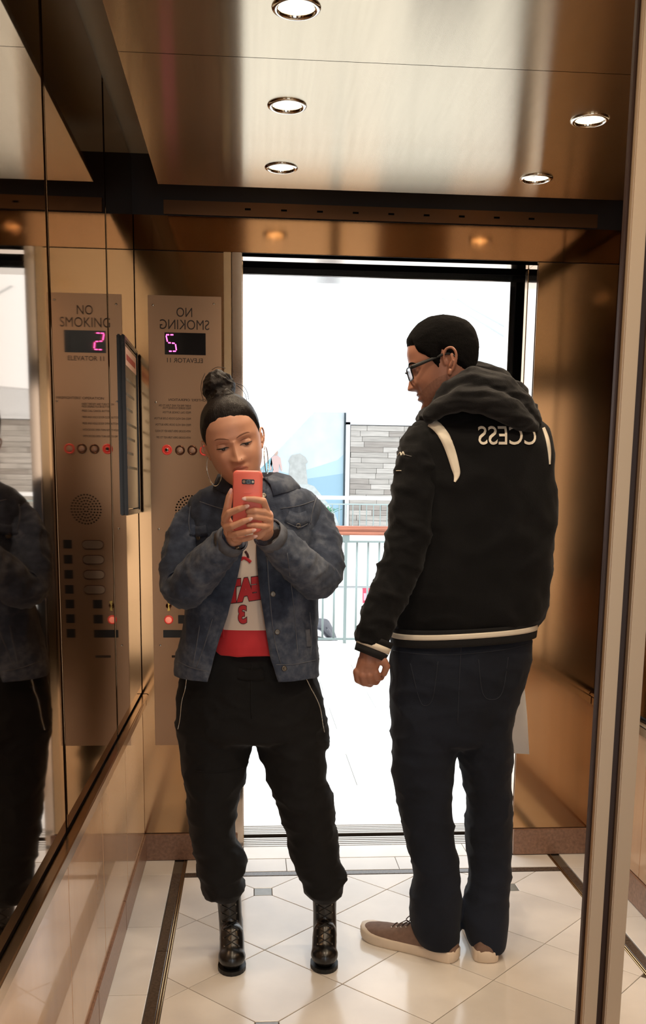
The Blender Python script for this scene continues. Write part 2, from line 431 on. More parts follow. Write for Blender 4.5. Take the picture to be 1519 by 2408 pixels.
# ---- left and right walls: polished panels above a bumper rail, laminate below, granite base
def side_wall(side, x, sg):
    w = tag(MB().box(min(x, x + sg * 0.06), max(x, x + sg * 0.06), YB, YF + 0.06, 0, 2.47).build('wall_' + side, dark_joint), kind='structure')
    js = [-1.08, -0.42, 0.38, 1.205, 2.022, 2.825, 3.476]
    for a, b in zip(js[:-1], js[1:]):
        xx = sorted((x, x - sg * 0.008))
        MB().bbox(xx[0], xx[1], a + 0.013, b - 0.013, 0.642, 2.45, 0.0015).build('wall_panel', bronze, w)
    for a, b in zip([-1.08, -0.2, 0.6, 1.35, 2.02, 2.50, 2.98], [-0.2, 0.6, 1.35, 2.02, 2.50, 2.98, 3.476]):
        MB().bbox(xx[0], xx[1], a + 0.0012, b - 0.0012, 0.104, 0.585, 0.0015).build('lower_panel', lam, w)
    r = empty('trim_1' if sg < 0 else 'trim_2'); tag(r, kind='structure')
    a = sorted((x - sg * 0.008, x - sg * 0.030)); b = sorted((x - sg * 0.008, x - sg * 0.022))
    MB().bbox(b[0], b[1], YB + 0.01, YF - 0.003, 0.586, 0.618, 0.003).build('rail_band', rail_metal, r)
    MB().bbox(a[0], a[1], YB + 0.01, YF - 0.003, 0.622, 0.634, 0.003).build('rail_cap', rail_metal, r)
    MB().box(b[0], b[1] - 0.004 if sg > 0 else b[1], YB + 0.01, YF - 0.003, 0.617, 0.623).build('rail_groove', black, r)
    bb = tag(empty('baseboard_' + side), kind='structure')
    c = sorted((x, x - sg * 0.014)); yy = [-1.07, -0.1, 0.85, 1.75, 2.33, 2.88, 3.478]
    for p, q in zip(yy[:-1], yy[1:]): MB().bbox(c[0], c[1], p + 0.001, q - 0.001, 0.001, 0.101, 0.002).build('base_stone', granite, bb)
    return w
side_wall('left', XL, -1); side_wall('right', XR, 1)

# ---- front wall around the open doorway
wf = tag(MB().box(XL - 0.06, DX0 - 0.034, YF + 0.008, YF + 0.06, 0, 2.47).box(DX1 + 0.004, XR + 0.06, YF + 0.008, YF + 0.06, 0, 2.47)
         .box(DX0 - 0.034, DX1 + 0.004, YF + 0.008, YF + 0.06, DZ, 2.47).build('wall_front', dark_joint), kind='structure')
MB().bbox(XL + 0.002, -0.066, YF, YF + 0.008, 0.104, DZ - 0.003, 0.001).build('return_panel', bronze_front, wf)
MB().bbox(DX1 + 0.002, XR - 0.002, YF, YF + 0.008, 0.104, DZ - 0.003, 0.001).build('return_panel', bronze_front, wf)
MB().bbox(XL + 0.002, XR - 0.002, YF, YF + 0.008, DZ, 2.276, 0.001).build('transom_panel', bronze_satin, wf)
MB().bbox(XL + 0.11, XR - 0.10, YF - 0.002, YF + 0.008, 2.28, 2.325, 0.001).build('vent_strip', M('vent_strip_metal', S(120, 84, 58), 0.4, 1.0), wf)
for k in range(9): MB().box(-0.02 + k * 0.122, 0.0 + k * 0.122, YF - 0.0035, YF - 0.002, 2.300, 2.306).build('vent_slot', black, wf)
bf = tag(empty('baseboard_front'), kind='structure')
MB().bbox(XL + 0.002, -0.05, YF - 0.012, YF + 0.008, 0.001, 0.101, 0.002).build('base_stone', granite, bf)
MB().bbox(DX1 + 0.004, XR - 0.002, YF - 0.012, YF + 0.008, 0.001, 0.101, 0.002).build('base_stone', granite, bf)
# door frame: car jambs, gap to the landing kept dark by black boxes, landing frame
door = tag(empty('door_1', ((DX0 + DX1) / 2, YF, 0)), kind='structure')
MB().bbox(DX0 - 0.034, DX0, YF - 0.003, 3.60, 0.001, DZ, 0.002).build('car_jamb', jamb_metal, door)
MB().bbox(DX0 - 0.064, DX0 - 0.036, YF - 0.001, YF + 0.012, 0.104, DZ, 0.002).build('jamb_trim', rail_metal, door)
MB().bbox(DX1, DX1 + 0.034, YF + 0.009, 3.60, 0.001, DZ, 0.001).build('car_jamb', jamb_metal, door)
MB().box(DX0 - 0.034, DX1 + 0.034, YF + 0.009, 3.60, DZ, DZ + 0.05).build('header_soffit', jamb_metal, door)
MB().bbox(DX1 - 0.002, DX1 + 0.03, 3.60, 3.635, 0.002, DZ, 0.002).build('door_leaf_edge', rail_metal, door)
MB().bbox(DX0 - 0.03, DX0 + 0.002, 3.60, 3.635, 0.002, DZ, 0.002).build('door_leaf_edge', rail_metal, door)
MB().box(DX0 - 0.5, DX0 - 0.30, 3.54, 3.92, -0.05, 2.6).box(DX1 + 0.30, DX1 + 0.5, 3.54, 3.92, -0.05, 2.6).box(DX0 - 0.5, DX1 + 0.5, 3.52, 3.92, 2.50, 2.6).box(DX0 - 0.5, DX0 - 0.004, 3.54, 3.92, -0.08, -0.05).box(DX1, DX1 + 0.5, 3.54, 3.92, -0.08, -0.05).box(DX0 - 0.3, DX0 - 0.02, 3.838, 3.844, -0.05, 2.5).box(DX1 + 0.02, DX1 + 0.3, 3.838, 3.844, -0.05, 2.5).box(DX0 - 0.3, DX1 + 0.3, 3.793, 3.799, DZ + 0.02, 2.5).box(DX1 + 0.034, DX1 + 0.04, 3.545, 3.636, 0, 2.5).box(DX0 - 0.04, DX0 - 0.0345, 3.545, 3.636, 0, 2.5).box(DX0 - 0.3, DX1 + 0.3, 3.60, 3.606, DZ + 0.051, 2.5).build('shaft_light_block', black, door)  # black boxes added around the shaft to shut out daylight
MB().bbox(DX1 - 0.001, DX1 + 0.30, 3.845, 3.92, 0.002, 2.6, 0.002).build('landing_jamb', M('landing_jamb_metal', S(225, 220, 214), 0.12, 1.0), door)
MB().bbox(DX0 - 0.30, DX0 - 0.005, 3.845, 3.92, 0.002, 2.6, 0.002).build('landing_jamb', _mats['landing_jamb_metal'], door)
MB().bbox(DX0 - 0.30, DX1 + 0.30, 3.80, 3.92, DZ - 0.004, 2.6, 0.002).build('landing_header', _mats['landing_jamb_metal'], door)
sill_m = M('sill_aluminium', S(190, 182, 172), 0.35, 1.0); gr_m = M('sill_groove', S(60, 52, 46), 0.7)
sill = tag(empty('trim_3'), kind='structure')
MB().box(DX0, DX1, 3.601, 3.70, -0.05, -0.004).build('sill_plate', gr_m, sill)
for k in range(5): MB().bbox(DX0, DX1, 3.602 + k * 0.020, 3.616 + k * 0.020, -0.01, 0.0, 0.001).build('sill_rib', sill_m, sill)
MB().box(DX0, DX1, 3.70, 3.735, -0.08, -0.03).build('sill_gap', black, sill)
MB().box(DX0, DX1, 3.735, 3.83, -0.05, -0.004).build('sill_plate', gr_m, sill)
for k in range(5): MB().bbox(DX0, DX1, 3.736 + k * 0.019, 3.750 + k * 0.019, -0.01, 0.0, 0.001).build('sill_rib', sill_m, sill)

# ---- wall behind the camera with the doorway the mirror also shows
wb = tag(MB().box(XL - 0.06, DX0, YB - 0.06, YB, 0, 2.47).box(DX1, XR + 0.06, YB - 0.06, YB, 0, 2.47).box(DX0, DX1, YB - 0.06, YB, DZ, 2.47).build('wall_back', bronze_front), kind='structure')

# ---- ceiling: car top, its colour lightened in place of missing light, hung brushed panels, recessed lights
top = tag(MB().box(XL - 0.06, XR + 0.06, YB - 0.06, YF + 0.06, 2.47, 2.52).build('ceiling', M('car_top', S(165, 148, 122), 0.6)), kind='structure')
light_pos = [(0.091, 3.093), (0.091, 2.619), (0.091, 2.119), (0.872, 3.105), (0.872, 2.63), (0.872, 2.12), (0.091, 1.62), (0.872, 1.62), (0.091, 0.8), (0.872, 0.8)]
LR = 0.044
yj = [-0.95, 0.40, 1.38, 2.355, 3.295]
for a, b in zip(yj[:-1], yj[1:]):
    bm = bmesh.new(); x0, x1 = -0.293, 1.227
    # panel with round holes for the lights: grid of quads, holes cut by rings
    outer = [(x0, a + 0.0012), (x1, a + 0.0012), (x1, b - 0.0012), (x0, b - 0.0012)]
    hs = [(x, y) for x, y in light_pos if a < y < b]
    edges = []
    def loop(pts):
        vv = [bm.verts.new((x, y, ZC)) for x, y in pts]
        for i in range(len(vv)): edges.append(bm.edges.new((vv[i], vv[(i + 1) % len(vv)])))
    loop(outer)
    for hx, hy in hs: loop([(hx + LR * math.cos(t * math.pi / 16), hy + LR * math.sin(t * math.pi / 16)) for t in range(32)])
    bmesh.ops.triangle_fill(bm, edges=edges, use_beauty=True)
    r = bmesh.ops.extrude_face_region(bm, geom=bm.faces[:])
    for e in r['geom']:
        if isinstance(e, bmesh.types.BMVert): e.co.z += 0.02
    bmesh.ops.recalc_face_normals(bm, faces=bm.faces)
    me = bpy.data.meshes.new('ceiling_panel'); bm.to_mesh(me); bm.free()
    finish('ceiling_panel', me, ceil_metal, top)
chrome = M('chrome', S(225, 220, 210), 0.08, 1.0)
cone_m = M('light_cone', S(235, 228, 212), 0.25, 0.6)
lamp_e = M('lamp_glow', S(255, 244, 225), 0.5, emit=(1.0, 0.86, 0.66), estr=34)
lab = ['recessed ceiling light nearest the doorway in the left column', 'middle recessed ceiling light of the left column', 'recessed ceiling light cut by the top edge of the picture',
       'recessed ceiling light of the right column nearest the doorway', 'recessed ceiling light of the right column beside the mirror divider'] + ['recessed ceiling light of the right column just past the divider', 'recessed ceiling light of the left column above the mirror plane', 'recessed ceiling light of the right column above the mirror plane', 'recessed ceiling light straight above the viewer in the left column', 'recessed ceiling light to the right of the viewer']
for (lx, ly), lb in zip(light_pos, lab):
    r = empty('ceiling_light', (lx, ly, ZC), lb, 'ceiling light', 'recessed ceiling lights')
    MB().lathe([(LR - 0.0065, 0.004), (LR - 0.006, -0.004), (LR - 0.001, -0.006), (LR + 0.005, -0.003), (LR + 0.006, 0.0), (LR - 0.0015, 0.0), (LR - 0.0015, 0.004), (LR - 0.0065, 0.004)], (lx, ly, ZC), n=32, cap=False).build('trim_ring', chrome, r, True)
    c = MB(); n = 32
    for h, rr in ((0.0, LR - 0.002), (0.03, LR - 0.012), (0.05, LR - 0.02)):
        for t in range(n): c.v.append(Vector((lx + rr * math.cos(2 * math.pi * t / n), ly + rr * math.sin(2 * math.pi * t / n), ZC + h)))
    for k in range(2):
        for t in range(n): c.f.append((k * n + t, k * n + (t + 1) % n, (k + 1) * n + (t + 1) % n, (k + 1) * n + t))
    c.build('reflector', cone_m, r, True)
    MB().lathe([(0.001, 0.0), (0.015, 0.0), (0.026, 0.008), (0.027, 0.015), (0.001, 0.016)], (lx, ly, ZC + 0.018), n=24).build('bulb', lamp_e, r, True)
    ld = bpy.data.lights.new('downlight', 'SPOT'); ld.energy = LAMP_W; ld.color = (1.0, 0.79, 0.56); ld.spot_size = math.radians(125); ld.spot_blend = 0.7; ld.shadow_soft_size = 0.03
    lo = bpy.data.objects.new('downlight', ld); lo.location = (lx, ly, ZC - 0.004); link(lo); lo.parent = r; lo.matrix_parent_inverse = Matrix.Translation(-Vector(r.location))

# ---- mirror divider standing at the mirror plane
div = tag(empty('trim_4', (0.47, YM, 0)), kind='structure')
MB().box(0.447, 0.503, YM, YM + 0.008, 0.0, 2.47).build('divider_back', M('divider_dark', S(58, 34, 20), 0.35), div)
MB().bbox(0.4505, 0.4700, YM - 0.012, YM, 0.0, 2.47, 0.0015).build('divider_trim', trim_metal, div)
MB().bbox(0.4815, 0.5030, YM - 0.012, YM, 0.0, 2.47, 0.0015).build('divider_trim', trim_metal, div)

# ================================================================ THE LOBBY BEYOND THE DOOR
white_wall = M('white_plaster', (0.82, 0.83, 0.84), 0.8)
lf_m = [M('lobby_tile_%d' % i, S(224 + d, 224 + d, 222 + d), 0.22, 0, var=0.04, vscale=3) for i, d in enumerate((-3, 2))]
lf = tag(MB().box(-9, 14, 3.83, 7.75, -0.30, -0.006).box(-9, DX0 - 0.3, 3.5, 3.83, -0.3, -0.006).build('floor_lobby', M('lobby_grout', S(170, 168, 164), 0.8)), kind='structure')
for i in range(-6, 10):
    for j in range(7):
        a = 0.20 + i * 0.6 + (0.3 if j % 2 else 0); b = 3.832 + j * 0.55
        tile(rect(a, a + 0.6, b, min(b + 0.55, 7.60)), lf_m[(i + j) % 2], 'lobby_tile', lf, g=0.0018)
fb = tag(MB().box(-3, 4, -6, YB - 0.02, -0.3, 0).build('floor_back', lf_m[0]), kind='structure')
tag(MB().box(-9, 14, 7.60, 7.82, -0.3, 0.16).build('trim_5', M('balcony_curb', S(214, 210, 204), 0.5)), kind='structure')
steel = M('rail_steel', S(150, 164, 162), 0.35, 0.7)
wood_r = M('handrail_wood', S(176, 112, 88), 0.35, 0, var=0.2, vscale=5, stretch=(1, 12, 12))
br = empty('balcony_railing', (2.5, 7.7, 0), 'steel balcony railing with brown wooden handrail just outside the doorway', 'railing')
MB().bbox(-6, 9, 7.66, 7.74, 1.028, 1.068, 0.012).build('handrail', wood_r, br)
MB().bbox(-6, 9, 7.645, 7.755, 1.068, 1.100, 0.01).build('handrail_cap', wood_r, br)
MB().box(-6, 9, 7.692, 7.708, 0.968, 0.984).build('top_bar', steel, br)
MB().box(-6, 9, 7.692, 7.708, 0.185, 0.202).build('bottom_bar', steel, br)
bx = [0.568 + 0.0 * k for k in range(0)]
x = -2.2; first = None; k = 0
while x < 4.6:
    post = (k % 5 == 3)
    if post: MB().box(x - 0.012, x + 0.012, 7.688, 7.712, 0.16, 1.03).box(x - 0.028, x + 0.028, 7.685, 7.715, 0.98, 1.03).build('post', steel, br)
    elif first is None: first = MB().tube([(x, 7.7, 0.2), (x, 7.7, 0.975)], 0.0085, 10).build('baluster', steel, br, True); fx = x
    else:
        c = first.copy(); col.objects.link(c); c.location.x += x - fx
    x += 0.0895; k += 1

# far side of the atrium
FARY = 34.0
wfar = tag(MB().box(-14, 22, FARY + 0.3, FARY + 0.6, -6, 9).build('wall_far', white_wall), kind='structure')
tag(MB().box(-14, 22, FARY - 3.2, FARY + 0.3, -0.55, 0.06).build('floor_far', white_wall), kind='structure')
# white bulkhead with a sloping lower edge
tag(MB().prism([(-14, -6), (-1.2, -6), (-0.9, 0.8), (0.30, 2.05), (2.15, 4.0), (22, 5.35), (22, 12), (-14, 12)], 'y', FARY - 4.2, FARY - 3.4).build('wall_bulkhead', white_wall), kind='structure')
# landscape picture on the far wall (flat printed picture)
mu = empty('wall_mural', (2.0, FARY, 0.1), 'large printed mountain landscape picture with stone tower on the far wall', 'mural')
def mur(poly, name, m, d): MB().prism(poly, 'y', FARY + 0.25 - d, FARY + 0.29).build(name, m, mu)
mur([(-1.2, 0.2), (3.22, 0.2), (3.22, 4.05), (-1.2, 4.05)], 'sky_print', M('print_sky', S(204, 218, 224), 0.7, var=0.1, vscale=1.2, var2=S(222, 226, 226)), 0.0)
mur([(-1.2, 0.2), (3.22, 0.2), (3.22, 2.65), (3.0, 2.45), (2.7, 2.35), (2.4, 2.25), (1.9, 2.1), (1.4, 1.95), (0.8, 2.1), (-1.2, 1.8)], 'hill_print', M('print_hill', S(184, 210, 222), 0.7), 0.01)
mur([(-1.2, 0.2), (3.22, 0.2), (3.22, 2.0), (2.6, 1.9), (1.6, 1.75), (-1.2, 1.7)], 'near_hill_print', M('print_hill2', S(156, 190, 208), 0.7), 0.015)
mur([(-1.2, 0.2), (3.1, 0.2), (2.9, 0.7), (2.5, 1.2), (2.2, 1.55), (1.7, 1.72), (1.0, 1.7), (0.2, 1.45), (-1.2, 1.3)], 'rock_print', M('print_rock', S(200, 206, 204), 0.7, var=0.16, vscale=4), 0.02)
mur([(1.28, 1.62), (1.98, 1.62), (1.90, 2.3), (1.98, 2.38), (1.88, 2.55), (1.7, 2.66), (1.42, 2.6), (1.30, 2.4), (1.36, 2.3)], 'tower_print', M('print_tower', S(190, 192, 188), 0.7, var=0.14, vscale=5), 0.03)
for fx_, cc in ((0.55, S(150, 200, 214)), (0.86, S(222, 190, 184))):
    hm0 = M('print_hiker_%d' % int(fx_ * 100), cc, 0.7)
    mur([(fx_ - 0.10, 1.45), (fx_ - 0.02, 1.45), (fx_ + 0.0, 1.95), (fx_ + 0.02, 1.45), (fx_ + 0.10, 1.45), (fx_ + 0.10, 2.1), (fx_ + 0.12, 2.3), (fx_ + 0.20, 2.05), (fx_ + 0.23, 2.08), (fx_ + 0.16, 2.5), (fx_ + 0.05, 2.58), (fx_ - 0.05, 2.58), (fx_ - 0.16, 2.5), (fx_ - 0.21, 2.1), (fx_ - 0.17, 2.06), (fx_ - 0.12, 2.3), (fx_ - 0.10, 2.1)], 'hiker_print', hm0, 0.035)
    mur([(fx_ + 0.075 * math.cos(k * math.pi / 5), 2.68 + 0.10 * math.sin(k * math.pi / 5)) for k in range(10)], 'hiker_head_print', M('print_head', S(206, 176, 160), 0.7), 0.036)
MB().box(3.22, 3.27, FARY + 0.18, FARY + 0.3, 0.1, 4.06).build('mural_edge', M('mural_edge', S(70, 84, 90), 0.6), mu)
# plank wall in a white frame
pw = tag(MB().box(3.42, 12.2, FARY + 0.2, FARY + 0.32, 0.0, 3.64).build('wall_planks', M('plank_back', S(120, 112, 104), 0.8)), kind='structure')
pm = [M('plank_%d' % i, S(*c), 0.7, 0, var=0.18, vscale=1.5, stretch=(1, 1, 14)) for i, c in enumerate(((176, 170, 162), (158, 150, 142), (190, 184, 176)))]
pmesh = {}
for r in range(20):
    z = 0.02 + r * 0.181; x = 3.44 - (r * 0.37) % 0.9
    while x < 12.1:
        L_ = random.choice((0.7, 1.0, 1.3)); a, b = max(x, 3.44), min(x + L_, 12.15)
        if b - a > 0.1:
            MB().box(a + 0.006, b - 0.006, FARY + 0.13 - random.random() * 0.03, FARY + 0.2, z, z + 0.172).build('plank', random.choice(pm), pw)
        x += L_
tr = tag(empty('trim_6'), kind='structure')
MB().box(3.28, 3.42, FARY + 0.05, FARY + 0.3, 0, 4.06).build('frame_upright', white_wall, tr)
MB().box(3.28, 12.3, FARY + 0.05, FARY + 0.3, 3.66, 3.74).build('frame_head', white_wall, tr)
# far railing
fr = empty('balcony_railing', (5, FARY - 3.0, 0.06), 'thin pale railing on the far side of the atrium', 'railing')
MB().box(-3, 14, FARY - 3.06, FARY - 2.94, 1.12, 1.24).build('handrail', white_wall, fr)
MB().box(-3, 14, FARY - 3.02, FARY - 2.98, 0.96, 1.0).build('top_bar', steel, fr)
MB().box(-3, 14, FARY - 3.04, FARY - 2.96, 0.06, 0.22).build('bottom_bar', M('far_rail_red', S(206, 160, 150), 0.6), fr)
f0 = None
for k in range(44):
    x = -0.5 + k * 0.22
    if f0 is None: f0 = MB().tube([(x, FARY - 3, 0.2), (x, FARY - 3, 0.98)], 0.016, 6).build('baluster', steel, fr)
    else:
        c = f0.copy(); col.objects.link(c); c.location.x += k * 0.22
# lower storey wall below the far balcony
tag(MB().box(-14, 22, FARY - 3.3, FARY - 3.2, -8, -0.5).build('wall_lower', M('lower_wall', (0.74, 0.75, 0.75), 0.8)), kind='structure')
tag(MB().box(-14, 22, 8.2, FARY - 3.2, -3.6, -3.38).build('floor_lower', white_wall), kind='structure')
# ================================================================ PEOPLE: shared builders
def tab(z, T):
    zs = [t[0] for t in T]; return float(np.interp(z, zs, [t[1] for t in T]))
def head_grid(WT, FT, BT, feats, nz=110, na=120, e=2.25):
    zs = [t[0] for t in WT]; z0, z1 = zs[0], zs[-1]; V = []
    zz = np.linspace(0, 1, nz); zz = z0 + (z1 - z0) * (0.5 - 0.5 * np.cos(np.pi * (0.04 + 0.955 * zz)) ) 
    def sm(z, T): return sum(tab(z + d, T) * w for d, w in ((-0.006, .2), (-.003, .2), (0, .2), (.003, .2), (.006, .2))) if z0 + .012 < z < z1 - .012 else tab(z, T)
    for z in zz:
        w, f, b = sm(z, WT), sm(z, FT), sm(z, BT)
        for j in range(na):
            a = 2 * math.pi * j / na; ca, sa = math.cos(a), math.sin(a)
            x = math.copysign(abs(ca) ** (2 / e), ca) * w
            y = -math.copysign(abs(sa) ** (2 / e), sa) * (f if sa > 0 else b)
            if sa > 0:
                k = min(1, sa * 1.6); y -= k * sum(g[4] * math.exp(-((x - s * g[0]) / g[2]) ** 2 - ((z - g[1]) / g[3]) ** 2) for g in feats for s in ((1, -1) if g[0] else (1,)))
                # nose: ridge from the bridge to the tip
                t = (0.012 - z) / 0.050
                if 0 < t < 1.25:
                    h = NOSE * (0.22 + 0.78 * t ** 1.25) if t < 1 else NOSE * max(0, 1 - ((t - 1) / 0.25) ** 1.5)
                    sx = 0.0065 + 0.0050 * min(t, 1); y -= k * h * math.exp(-(x / sx) ** 2)
            V.append(Vector((x, y, z)))
    F = []
    for i in range(nz - 1):
        for j in range(na): F.append((i * na + j, i * na + (j + 1) % na, (i + 1) * na + (j + 1) % na, (i + 1) * na + j))
    F.append(tuple(range(na))[::-1]); F.append(tuple((nz - 1) * na + j for j in range(na)))
    return V, F
def add_ear(mb, s, x, y, z, sc=1.0):
    R = Matrix.Rotation(math.radians(-18 * s), 3, 'Z') @ Matrix.Rotation(math.radians(-12), 3, 'X')
    c = Vector((s * x, y, z))
    def T(p): return c + R @ (Vector((p[0] * s, p[1], p[2])) * sc)
    mb.ell(c, (0.006 * sc, 0.013 * sc, 0.026 * sc), R)
    rim = [(0.006, -0.012, -0.006), (0.009, -0.014, 0.012), (0.011, -0.006, 0.027), (0.012, 0.008, 0.029), (0.012, 0.017, 0.016), (0.010, 0.014, -0.004), (0.006, 0.005, -0.020), (0.004, -0.004, -0.028)]
    rim, _ = cat_rom([Vector(p) for p in rim], [1] * len(rim), 3)
    mb.chain([T(p) for p in rim], [0.0034 * sc] * len(rim), 8)
    inner = [(0.008, 0.004, 0.014), (0.009, 0.007, 0.0), (0.007, -0.001, -0.012)]
    mb.chain([T(p) for p in inner], [0.003 * sc] * 3, 8)
    mb.caps(T((0.004, -0.010, -0.004)), 0.004 * sc, T((0.005, -0.009, 0.002)), 0.003 * sc, 8)
    mb.caps(T((0.004, -0.003, -0.028)), 0.0052 * sc, T((0.004, -0.002, -0.022)), 0.005 * sc, 8)
def merge_mesh(name, items, mats):
    """items: (Mesh, material index list or int) -> one mesh"""
    v, f, mi = [], [], []
    for me, idx in items:
        k = len(v); v += [x.co.copy() for x in me.vertices]; f += [tuple(i + k for i in p.vertices) for p in me.polygons]
        mi += (idx if isinstance(idx, list) else [idx] * len(me.polygons))
    out = bpy.data.meshes.new(name); out.from_pydata([tuple(x) for x in v], [], f); out.update()
    for m in mats: out.materials.append(m)
    out.polygons.foreach_set('material_index', mi); out.polygons.foreach_set('use_smooth', [True] * len(f))
    return out
def frame_mtx(center, front, up):
    f = Vector(front).normalized(); u = Vector(up); u = (u - f * u.dot(f)).normalized(); y = -f; x = y.cross(u)
    m = Matrix((x, y, u)).transposed().to_4x4(); m.translation = center; return m
def mesh_from(v, f): 
    me = bpy.data.meshes.new('m'); me.from_pydata([tuple(x) for x in v], [], f); me.update(); return me
def cloth(name, v, f, mat, parent, amp=0.0, scale=9, stretch=(1, 1, 1), seed=0.0, thick=0.0, mask=None, sharp=False):
    me = mesh_from(v, f)
    bm = bmesh.new(); bm.from_mesh(me); bmesh.ops.recalc_face_normals(bm, faces=bm.faces); bm.to_mesh(me); bm.free()
    if amp: wrinkle(me, amp, scale, stretch, seed, mask=mask, sharp=sharp)
    if thick:
        bm = bmesh.new(); bm.from_mesh(me); bmesh.ops.solidify(bm, geom=bm.faces[:], thickness=thick); bm.to_mesh(me); bm.free()
    return finish(name, me, mat, parent, True)
def hairline_patch(V, F, na, fn, thick, mtx, band=0.012):
    """offset copy of the head surface above a hair line; fn gives the signed height over the line"""
    c0 = Vector((0, 0.005, 0.0)); nv = []; m = []
    for p in V:
        d = fn(p); m.append(d); t = max(0, min(1, d / band)); t = t * t * (3 - 2 * t)
        dr = (p - c0).normalized(); th = thick(p) if callable(thick) else thick
        nv.append(mtx @ (p + dr * (-0.002 + (th + 0.002) * t)))
    nf = [q for q in F if max(m[i] for i in q) > -0.003]
    used = sorted({i for q in nf for i in q}); mp = {i: k for k, i in enumerate(used)}
    return [nv[i] for i in used], [tuple(mp[i] for i in q) for q in nf]

# ================================================================ THE WOMAN
w_skin = M('woman_skin', S(208, 154, 126), 0.45, 0, var=0.05, vscale=30, sss=0.12, bump=0.05, bscale=600)
w_lip = M('woman_lips', S(190, 122, 104), 0.35, 0, sss=0.1)
w_hair = M('woman_hair', S(22, 15, 13), 0.45, 0, var=0.6, vscale=90, stretch=(5, 5, 0.5), bump=1.0, bscale=120, spec=0.25)
NOSE = 0.023
WW = [(-.120, .016), (-.112, .030), (-.10, .043), (-.085, .052), (-.065, .0625), (-.045, .068), (-.02, .0708), (0, .0725), (.02, .0735), (.05, .0705), (.075, .062), (.095, .046), (.106, .029), (.112, .006)]
WF = [(-.120, .056), (-.112, .073), (-.10, .0805), (-.085, .083), (-.065, .0845), (-.045, .085), (-.02, .0845), (0, .0825), (.02, .0865), (.05, .085), (.075, .073), (.095, .052), (.106, .031), (.112, .006)]
WB = [(-.120, .036), (-.10, .046), (-.085, .052), (-.065, .060), (-.045, .070), (-.02, .082), (0, .090), (.02, .096), (.05, .096), (.075, .083), (.095, .058), (.106, .034), (.112, .006)]
wfeat = [(.031, .001, .015, .011, -.0095), (.030, .020, .020, .007, .0022), (.042, -.030, .020, .018, .0050), (.0125, -.0365, .0065, .0065, .0075),
         (0, -.0575, .017, .0052, .0062), (0, -.0635, .020, .0018, -.0022), (0, -.070, .014, .0055, .0068), (0, -.081, .02, .005, -.0025), (0, -.097, .014, .011, .006), (.024, -.050, .006, .010, -.002),
         (0, -.049, .003, .006, -.002)]
wV, wF = head_grid(WW, WF, WB, wfeat)
eye_mid = P(551, 1048, 2.560)
roll, yaw, pitch = math.radians(14), math.radians(3), math.radians(12)
up_w = Vector((-math.sin(roll), 0, math.cos(roll)))
fr_w = Vector((math.sin(yaw) * math.cos(pitch), -math.cos(yaw) * math.cos(pitch), -math.sin(pitch)))
HW = frame_mtx(Vector((0, 0, 0)), fr_w, up_w); HW.translation = eye_mid - (HW.to_3x3() @ Vector((0, -0.082, 0)))
hm = MB().add(wV, wF)
for s in (-1, 1):
    add_ear(hm, s, 0.0695, 0.014, -0.012, 0.86)
    hm.ell((s * .031, -.0685, .0005), (.0145, .0098, .0092))          # lidded eye
neck_base = HW.inverted() @ P(592, 1168, 2.735)
hm.tube([(0, 0.022, -0.055), (neck_base * 0.5 + Vector((0, 0.012, -0.04))), neck_base], [0.050, 0.050, 0.058], 24)
wh = hm.remesh(0.0019, 2, 0.5)
hb = BVHTree.FromPolygons([v.co.copy() for v in wh.vertices], [tuple(p.vertices) for p in wh.polygons])
def face_at(bv, x, z, off=0.0):
    loc, nor, i, d = bv.ray_cast(Vector((x, -0.3, z)), Vector((0, 1, 0))); return loc + Vector((0, -off, 0))
idx = []
for p in wh.polygons:
    c = p.center; u, w = c.x / .0215, (c.z + .0635) / .0095
    idx.append(1 if (c.y < -.06 and u * u + w * w < 1) else 0)
wh.transform(HW)

# hands closed around the phone
def hand(ch, palm): 
    m = MB()
    for pts in ch: m.chain([P(*q[:3]) for q in pts], [q[3] for q in pts], 10)
    for a in palm: m.caps(P(*a[0][:3]), a[0][3], P(*a[1][:3]), a[1][3], 14)
    return m.remesh(0.0016, 2, 0.5)
Lh = [[(529, 1222, 2.430, .0098), (539, 1206, 2.413, .0092), (562, 1197, 2.400, .0082), (578, 1191.5, 2.398, .0066)],
      [(533, 1241, 2.428, .0098), (547, 1237, 2.410, .0090), (573, 1226, 2.400, .0080), (586, 1221.5, 2.399, .0064)],
      [(543, 1257, 2.428, .0095), (560, 1255, 2.412, .0086), (581, 1250.5, 2.403, .0076), (594, 1247.5, 2.402, .0060)],
      [(551, 1266, 2.440, .0088), (572, 1268, 2.428, .0078), (590, 1264, 2.422, .0070), (598, 1262, 2.420, .0056)],
      [(531, 1217, 2.442, .0120), (535, 1192, 2.432, .0100), (539, 1169, 2.426, .0086), (541.5, 1159, 2.424, .0064)]]
Lp = [((533, 1230, 2.440, .0150), (556, 1262, 2.462, .0185)), ((556, 1262, 2.462, .0185), (548, 1274, 2.50, .0235)), ((540, 1250, 2.445, .016), (562, 1262, 2.45, .014)), ((532, 1222, 2.442, .013), (548, 1270, 2.47, .018))]
Rh = [[(627, 1202, 2.425, .0096), (619, 1178, 2.404, .0090), (598, 1174, 2.394, .0080), (578, 1173, 2.392, .0065)],
      [(631, 1211, 2.427, .0098), (620, 1204, 2.412, .0092), (600, 1201, 2.400, .0082), (583, 1203, 2.404, .0066)],
      [(633, 1222, 2.430, .0096), (621, 1218, 2.416, .0090), (602, 1215, 2.403, .0080), (585, 1216, 2.405, .0064)],
      [(630, 1236, 2.433, .0092), (620, 1237, 2.418, .0084), (602, 1235, 2.406, .0074), (584, 1235, 2.407, .0060)],
      [(622, 1206, 2.448, .0118), (609, 1182, 2.440, .0100), (601, 1166, 2.434, .0086), (598, 1158, 2.432, .0066)]]
